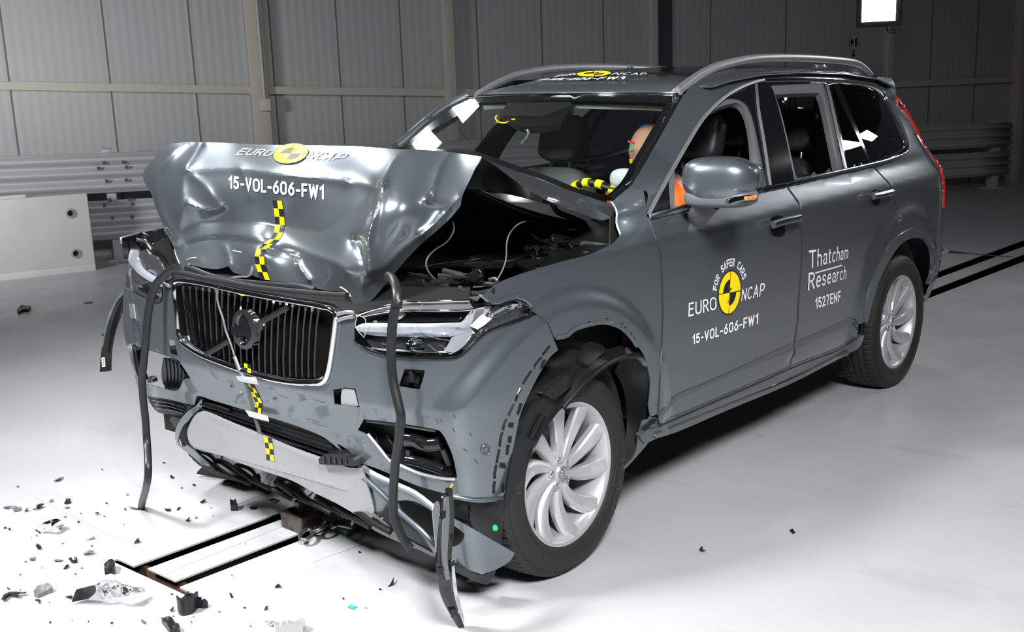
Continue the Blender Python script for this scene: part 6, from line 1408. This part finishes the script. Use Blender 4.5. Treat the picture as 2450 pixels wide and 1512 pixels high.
# ---------------------------------------------------------------- debris
SH_B = mat('shard_black', (.012, .012, .013), .35); SH_G = mat('shard_grey', (.16, .165, .17), .35); SH_L = mat('shard_clear', (.45, .46, .47), .15, .5, .5)
def shard(s, label, m=SH_B, h=.008, name='plastic_shard', tilt=.5, group=None, sm=3):
    """a broken piece: traced outline on the floor, own thickness, one side lifted"""
    P = G(s, sm) if isinstance(s, str) else s; v, f = cdt(P, (), 4.5); X = gz(v); c = X.mean(0); rr_ = random.Random(len(label)*7+int(P[0][0]))
    tilt = min(tilt, .012/h*.5); a = rr_.uniform(0, 6.28); d = np.array([math.cos(a), math.sin(a)]); rel = (X[:, :2]-c[:2]); ext = max(np.abs(rel@d).max(), 1e-4)
    top = h*(1+tilt*(rel@d)/ext)+h*.35*np.sin(rel[:, 0]/ext*3+a)*np.cos(rel[:, 1]/ext*2.3); n = len(X)
    V = [(r[0], r[1], max(t, .0015)) for r, t in zip(rel, top)]+[(r[0], r[1], max(t-max(.25*h, .0015), 0.0)) for r, t in zip(rel, top)]
    F = [tuple(q) for q in f]+[tuple(i+n for i in q[::-1]) for q in f]
    ed = {}
    for q in f:
        for i in range(3): e = (q[i], q[(i+1) % 3]); ed[e] = ed.get(e, 0)+1
    for (a_, b_) in ed:
        if (b_, a_) not in ed: F.append((b_, a_, a_+n, b_+n))
    if h >= .02: V = V[:n]+[(x, y, .0) for x, y, z in V[n:]]
    mz = min(z for _, _, z in V); V = [(x, y, z-mz) for x, y, z in V]
    o = mesh(name, V, F, m, None, False); o.location = (c[0], c[1], 0.0005); lab(o, label, 'debris', group); return o
# the largest pieces
HLF = empty('headlamp_fragment', at(260, 1432, 'z', 0)); lab(HLF, 'big broken chrome headlamp reflector lying on the floor, bottom left', 'debris')
hf = creased(tps([(175, 1440, 'z', .01), (185, 1408, 'z', .05), (235, 1395, 'z', .09), (275, 1389, 'z', .11), (320, 1406, 'z', .07), (346, 1418, 'z', .02), (300, 1428, 'z', .03), (250, 1432, 'z', .02), (215, 1436, 'z', .02)]), [(T('O 820,1050 815,1100 840,1160'), .02, 3), (T('O 1010,1045 1010,1100 1040,1145'), .02, 3), (T('O 930,1020 900,1080 900,1150'), .015, 3)], [(254, 1410, -.03, 6), (272, 1412, .03, 5), (296, 1413, -.03, 5), (312, 1415, .02, 4), (335, 1416, .012, 4)])
def hp2(nm, s, m, off=0., th=.003, st=3.5): o = patch(nm, G(s), hf, m, HLF, step=st, off=off, thick=th); o.location = -HLF.location; return o
hp2('reflector', 'O 790,1050! 850,1022 900,1014 955,1012 1020,1045 1080,1058 1130,1072 1200,1078 1222,1108! 1150,1130 1040,1146 940,1155 860,1162 790,1160!', REFL)
hp2('dark_end', 'O 600,1192! 620,1130 640,1085! 720,1065 790,1050! 815,1100 800,1162! 720,1170 660,1180', SH_B, .002)
hp2('lens_edge', 'O 800,1048! 830,1060 820,1110 850,1160 880,1168! 780,1170 740,1166! 800,1110', SH_L, .004, .002)
BR = empty('bracket_fragment', at(455, 1462, 'z', 0)); lab(BR, 'black ribbed plastic bracket with a round socket, standing on the floor at the bottom', 'debris')
bsf = surf_plane('z', 0)
def up_patch(nm, s, m, parent, z0, z1):
    P = G(s, 3); X0 = gz(P); c = np.array(parent.location); n = len(P); V = [(x-c[0], y-c[1], z0) for x, y, _ in X0]+[(x-c[0], y-c[1], z1) for x, y, _ in X0]
    F = [tuple(range(n)), tuple(range(n, 2*n))[::-1]]+[(i, (i+1) % n, n+(i+1) % n, n+i) for i in range(n)]; o = mesh(nm, V, F, m, parent, False)
    b = bmesh.new(); b.from_mesh(o.data); bmesh.ops.recalc_face_normals(b, faces=b.faces); b.to_mesh(o.data); b.free(); return o
up_patch('wall', 'O 1488,1262! 1500,1262 1530,1285 1600,1270 1660,1222! 1672,1232! 1610,1290 1530,1308 1495,1290!', SH_B, BR, 0, .055)
up_patch('plate', 'O 1500,1275! 1545,1255 1600,1240 1655,1225! 1640,1250 1600,1275 1535,1295!', SH_B, BR, .0, .012)
xc = np.array(at(455, 1453, 'z', 0))-np.array(BR.location)
lathe('socket', [(.010, .0), (.010, .045), (.016, .045), (.016, 0)], SH_B, BR, 'z', 18, c=tuple(xc)); lathe('socket', [(.022, .0), (.022, .035), (.026, .035), (.026, 0)], SH_B, BR, 'z', 18, c=tuple(xc))
for k in range(3): a = k*2.1; boxes('rib', [(tuple(xc+np.array([.03*math.cos(a), .03*math.sin(a), .02])), (.03, .004, .04), np.array(Matrix.Rotation(a, 3, 'Z')))], SH_B, BR)
shard('O 1355,1370! 1435,1355! 1512,1442! 1500,1460! 1425,1460!', 'flat black rectangular plastic strip cut by the bottom edge of the photo', SH_B, .02, tilt=.1)
def arcpiece():
    X = [np.array(at(p[0], p[1], 'z', h)) for p, h in zip(smooth(g('O 322,608 345,578 385,552 430,535 470,525 500,540 515,556'), False, 2), [0.005, .01, .02, .03, .04, .045, .05, .05, .045, .04, .03, .02, .008])]
    o = tube('chrome_fragment', X, .016, CHROME, None, h=.006, seg=8); lab(o, 'bent chrome trim arc lying on the white floor at the left', 'debris')
arcpiece()
D = [
 ('O 880,965! 878,932! 935,900! 970,930! 962,962! 925,952!', 'largest angular black shard, just above the chrome headlamp piece', SH_B, .03),
 ('O 302,748! 312,732! 345,728! 347,752! 318,762!', 'black chip with a notch below the chrome arc', SH_B, .016),
 ('O 288,1148! 318,1112! 400,1088! 447,1110! 390,1130! 320,1160!', 'grey curved plastic piece left of the chrome headlamp piece', SH_G, .02),
 ('O 15,1190! 40,1150 75,1115! 130,1135 220,1128! 226,1142! 170,1150 152,1172! 80,1160 42,1196!', 'forked black bracket piece at the bottom left edge', SH_B, .016),
 ('O 245,852! 255,826! 298,817! 290,850!', 'grey four-sided chip above two tiny chips at the left', SH_G, .008),
 ('O 450,861! 465,835! 537,848! 500,861!', 'pale grey flat shard in the middle of the left debris', SH_G, .006),
 ('O 575,862! 600,845! 620,855 628,835! 648,840! 648,868! 600,873!', 'black broken clip with a forked end right of the pale grey shard', SH_B, .018),
 ('O 530,917! 560,896! 586,904! 545,921!', 'dark bar-shaped chip under the forked clip', SH_B, .008),
 ('O 700,803! 710,784! 785,780! 790,796! 740,807!', 'black and white striped metal piece left of the slot corner', SH_G, .014),
 ('O 722,678! 792,657! 796,669!', 'thin grey sliver up-left of the slot corner', SH_G, .006),
 ('O 1125,706! 1165,669! 1169,702!', 'triangular black shard next to the floor slot corner', SH_B, .018),
 ('O 800,467! 812,444! 832,468!', 'small black triangle alone between the chrome arc and the hanging seal', SH_B, .012),
 ('O 538,376! 560,349! 594,349! 591,371!', 'black pointed chip above the grey ring-like chip, upper left', SH_B, .014),
 ('O 278,427! 305,415 310,384! 374,401! 330,420!', 'black triangular shard with a long tail, upper left', SH_B, .016),
 ('O 108,442! 120,416! 181,409! 176,431!', 'dark rectangular chip at the far left', SH_G, .012),
 ('O 25,410! 40,394! 70,402 127,398! 60,421!', 'grey spoon-shaped sliver at the left edge', SH_G, .008),
 ('O 205,440! 222,420! 240,428! 228,440!', 'small dark chip beside the far-left rectangular chip', SH_B, .010),
 ('O 533,412! 570,396! 592,400! 560,417!', 'pale ring-like chip under the pointed black chip', SH_L, .006),
 ('O 410,357! 425,340! 453,348! 430,360!', 'pale grey chip in the upper left debris', SH_G, .006),
 ('O 448,188! 480,162! 536,156! 492,188!', 'dark leaf-shaped shard highest on the left floor', SH_G, .010),
 ('O 1080,404! 1162,410! 1156,424! 1096,420!', 'thin grey bar at the end of the hanging seal', SH_G, .008),
 ('O 1378,426! 1430,419! 1433,434! 1392,435!', 'dark flat chip right of the hanging seal end', SH_B, .008),
 ('O 1480,429! 1498,409! 1516,411!', 'small dark triangle right of the dark flat chip', SH_B, .008),
 ('O 1932,402! 1978,400! 1994,424! 1985,430! 1936,430!', 'black cube-like block near the upper slot', SH_B, .03),
 ('O 2085,405! 2100,396 2140,395 2157,405! 2135,420 2100,420!', 'black oval disc near the upper slot', SH_B, .006),
 ('O 2255,362! 2300,346! 2308,330! 2322,350! 2345,345! 2318,360 2280,371!', 'black jagged shard close to the upper slot and bumper', SH_B, .016),
 ('O 1675,359! 1700,348! 1727,358! 1690,371!', 'black chip between the rubber flap and the slot', SH_B, .010),
 ('O 2148,262! 2170,241! 2199,250! 2168,263!', 'black chip just below the skid plate shadow', SH_B, .012),
 ('O 1424,150! 1445,143! 1462,155! 1430,163!', 'tiny black hooked chip left of the rubber flap', SH_B, .010),
 ('O 1555,516! 1592,503! 1592,523!', 'dark wedge chip above the long slot', SH_B, .010),
 ('O 2303,1076! 2320,1061! 2357,1081!', 'black chip right of the floor slots, bottom', SH_B, .010),
 ('O 1923,1141! 1940,1137! 1956,1158! 1935,1161!', 'black rounded chip below the slot end plate', SH_B, .010),
 ('O 2215,1382! 2300,1350! 2302,1358! 2232,1386!', 'pale thin sliver at the bottom, left of the clear shard pile', SH_L, .008),
 ('O 2255,1396! 2347,1374! 2310,1402!', 'grey thin sliver at the bottom beside the clear shard pile', SH_G, .008),
 ('O 2295,1428! 2350,1412! 2450,1400! 2500,1392! 2560,1412! 2540,1455! 2310,1455!', 'black and clear broken lamp pieces cut by the bottom edge', SH_L, .03),
 ('O 298,1212! 318,1190! 343,1184! 336,1208!', 'dark chip below the grey curved piece, bottom left', SH_B, .012),
 ('O 925,1387! 945,1362! 950,1366! 935,1388!', 'thin black sliver near the bottom edge, left', SH_B, .006),
 ('O 1180,1362! 1200,1356! 1226,1370! 1210,1382! 1186,1380!', 'grey hooked chip near the bottom edge left of the black strip', SH_G, .010),
 ('O 1425,1268! 1450,1258! 1460,1268! 1440,1280!', 'black chip left of the ribbed bracket', SH_B, .010),
 ('O 1668,1240! 1690,1205! 1712,1225! 1745,1235! 1730,1245! 1690,1246!', 'black twisted chip right of the ribbed bracket', SH_B, .02),
 ('O 2212,1262! 2225,1246! 2250,1250! 2235,1262!', 'brown-black chip on the floor joint, bottom', SH_B, .008),
 ('O 545,1160! 580,1142! 610,1150! 600,1180! 570,1165!', 'dark flake touching the left end of the chrome headlamp piece', SH_B, .010),
 ('F 345,1224! 372,1200! 384,1184! 382,1210! 366,1218!', 'curved black sliver on the floor left of the hanging trim strip', SH_B, .010),
 ('P 1674,1318! 1680,1308! 1682,1318! 1688,1324! 1676,1323!', 'black chip alone on the floor right of the front wheel', SH_B, .012),
 ('P 1889,1272! 1896,1271! 1903,1276! 1897,1278!', 'tiny dark chip on the open floor under the doors, furthest right', SH_B, .008),
 ('N 138,1482! 155,1460! 180,1447! 246,1442! 228,1470! 190,1468! 150,1484!', 'dark curled shard alone in the left distance below the barrier block', SH_B, .03),
 ('N 650,1403! 690,1396! 737,1395! 700,1403!', 'thin dark sliver far back between the barrier block and the car', SH_B, .008),
 ('P 2302,1498! 2304,1490! 2312,1496!', '', SH_B, .006),
]
for s, lb_, m, h in D:
    if lb_: shard(s, lb_, m, h)
# blue film bits
shard('F 83,1356! 105,1340! 147,1352! 122,1371!', 'bright blue scrap of film on the floor near the bottom', BLUET, .003, 'film_scrap')
shard('F 302,925! 310,922! 312,928! 304,931!', 'tiny blue film scrap under the skid plate corner', BLUET, .002, 'film_scrap')
shard('F 1236,1130! 1245,1126! 1254,1130! 1244,1135!', 'tiny blue film scrap in the shadow of the front wheel', BLUET, .002, 'film_scrap')
shard('O 1610,1318! 1622,1312! 1628,1318! 1616,1324!', 'tiny blue film scrap right below the ribbed bracket', BLUET, .002, 'film_scrap')
# specks nobody could tell apart
SP = [(43, 1165), (245, 1124), (393, 1108), (305, 1185), (194, 1230), (188, 1250), (88, 1282), (75, 1288), (150, 1302), (101, 1360), (48, 1376), (181, 1375), (156, 1238), (12, 1264), (23, 1268), (150, 1256), (220, 1308), (255, 1205), (435, 1168), (465, 1162), (300, 1220), (470, 1240), (510, 1236), (62, 1345), (48, 1412), (20, 1410), (118, 1442), (195, 1360), (212, 1489), (120, 1491), (173, 1486), (587, 1303), (415, 1476), (450, 1435), (412, 1423), (585, 1455), (525, 1465), (458, 1490), (603, 1169), (505, 1216), (249, 1236), (297, 1256), (540, 1350), (910, 1412), (938, 1394), (876, 1456), (821, 1434), (860, 1323), (555, 1378), (600, 1500)]
for i, (x, y) in enumerate(SP):
    rr_ = random.Random(i); a0 = rr_.uniform(0, 6); r = rr_.uniform(1.6, 4.2); n = rr_.choice((3, 4, 5))
    P = [(x+r*rr_.uniform(.7, 1.5)*math.cos(a0+6.283*k/n), y+r*.55*rr_.uniform(.7, 1.3)*math.sin(a0+6.283*k/n)) for k in range(n)][::-1]
    if i == 0: pass
    shard(P, 'tiny dark plastic speck scattered on the white floor around the track slots', SH_B if i % 3 else SH_G, .005, 'plastic_speck', group='tiny specks on the floor')
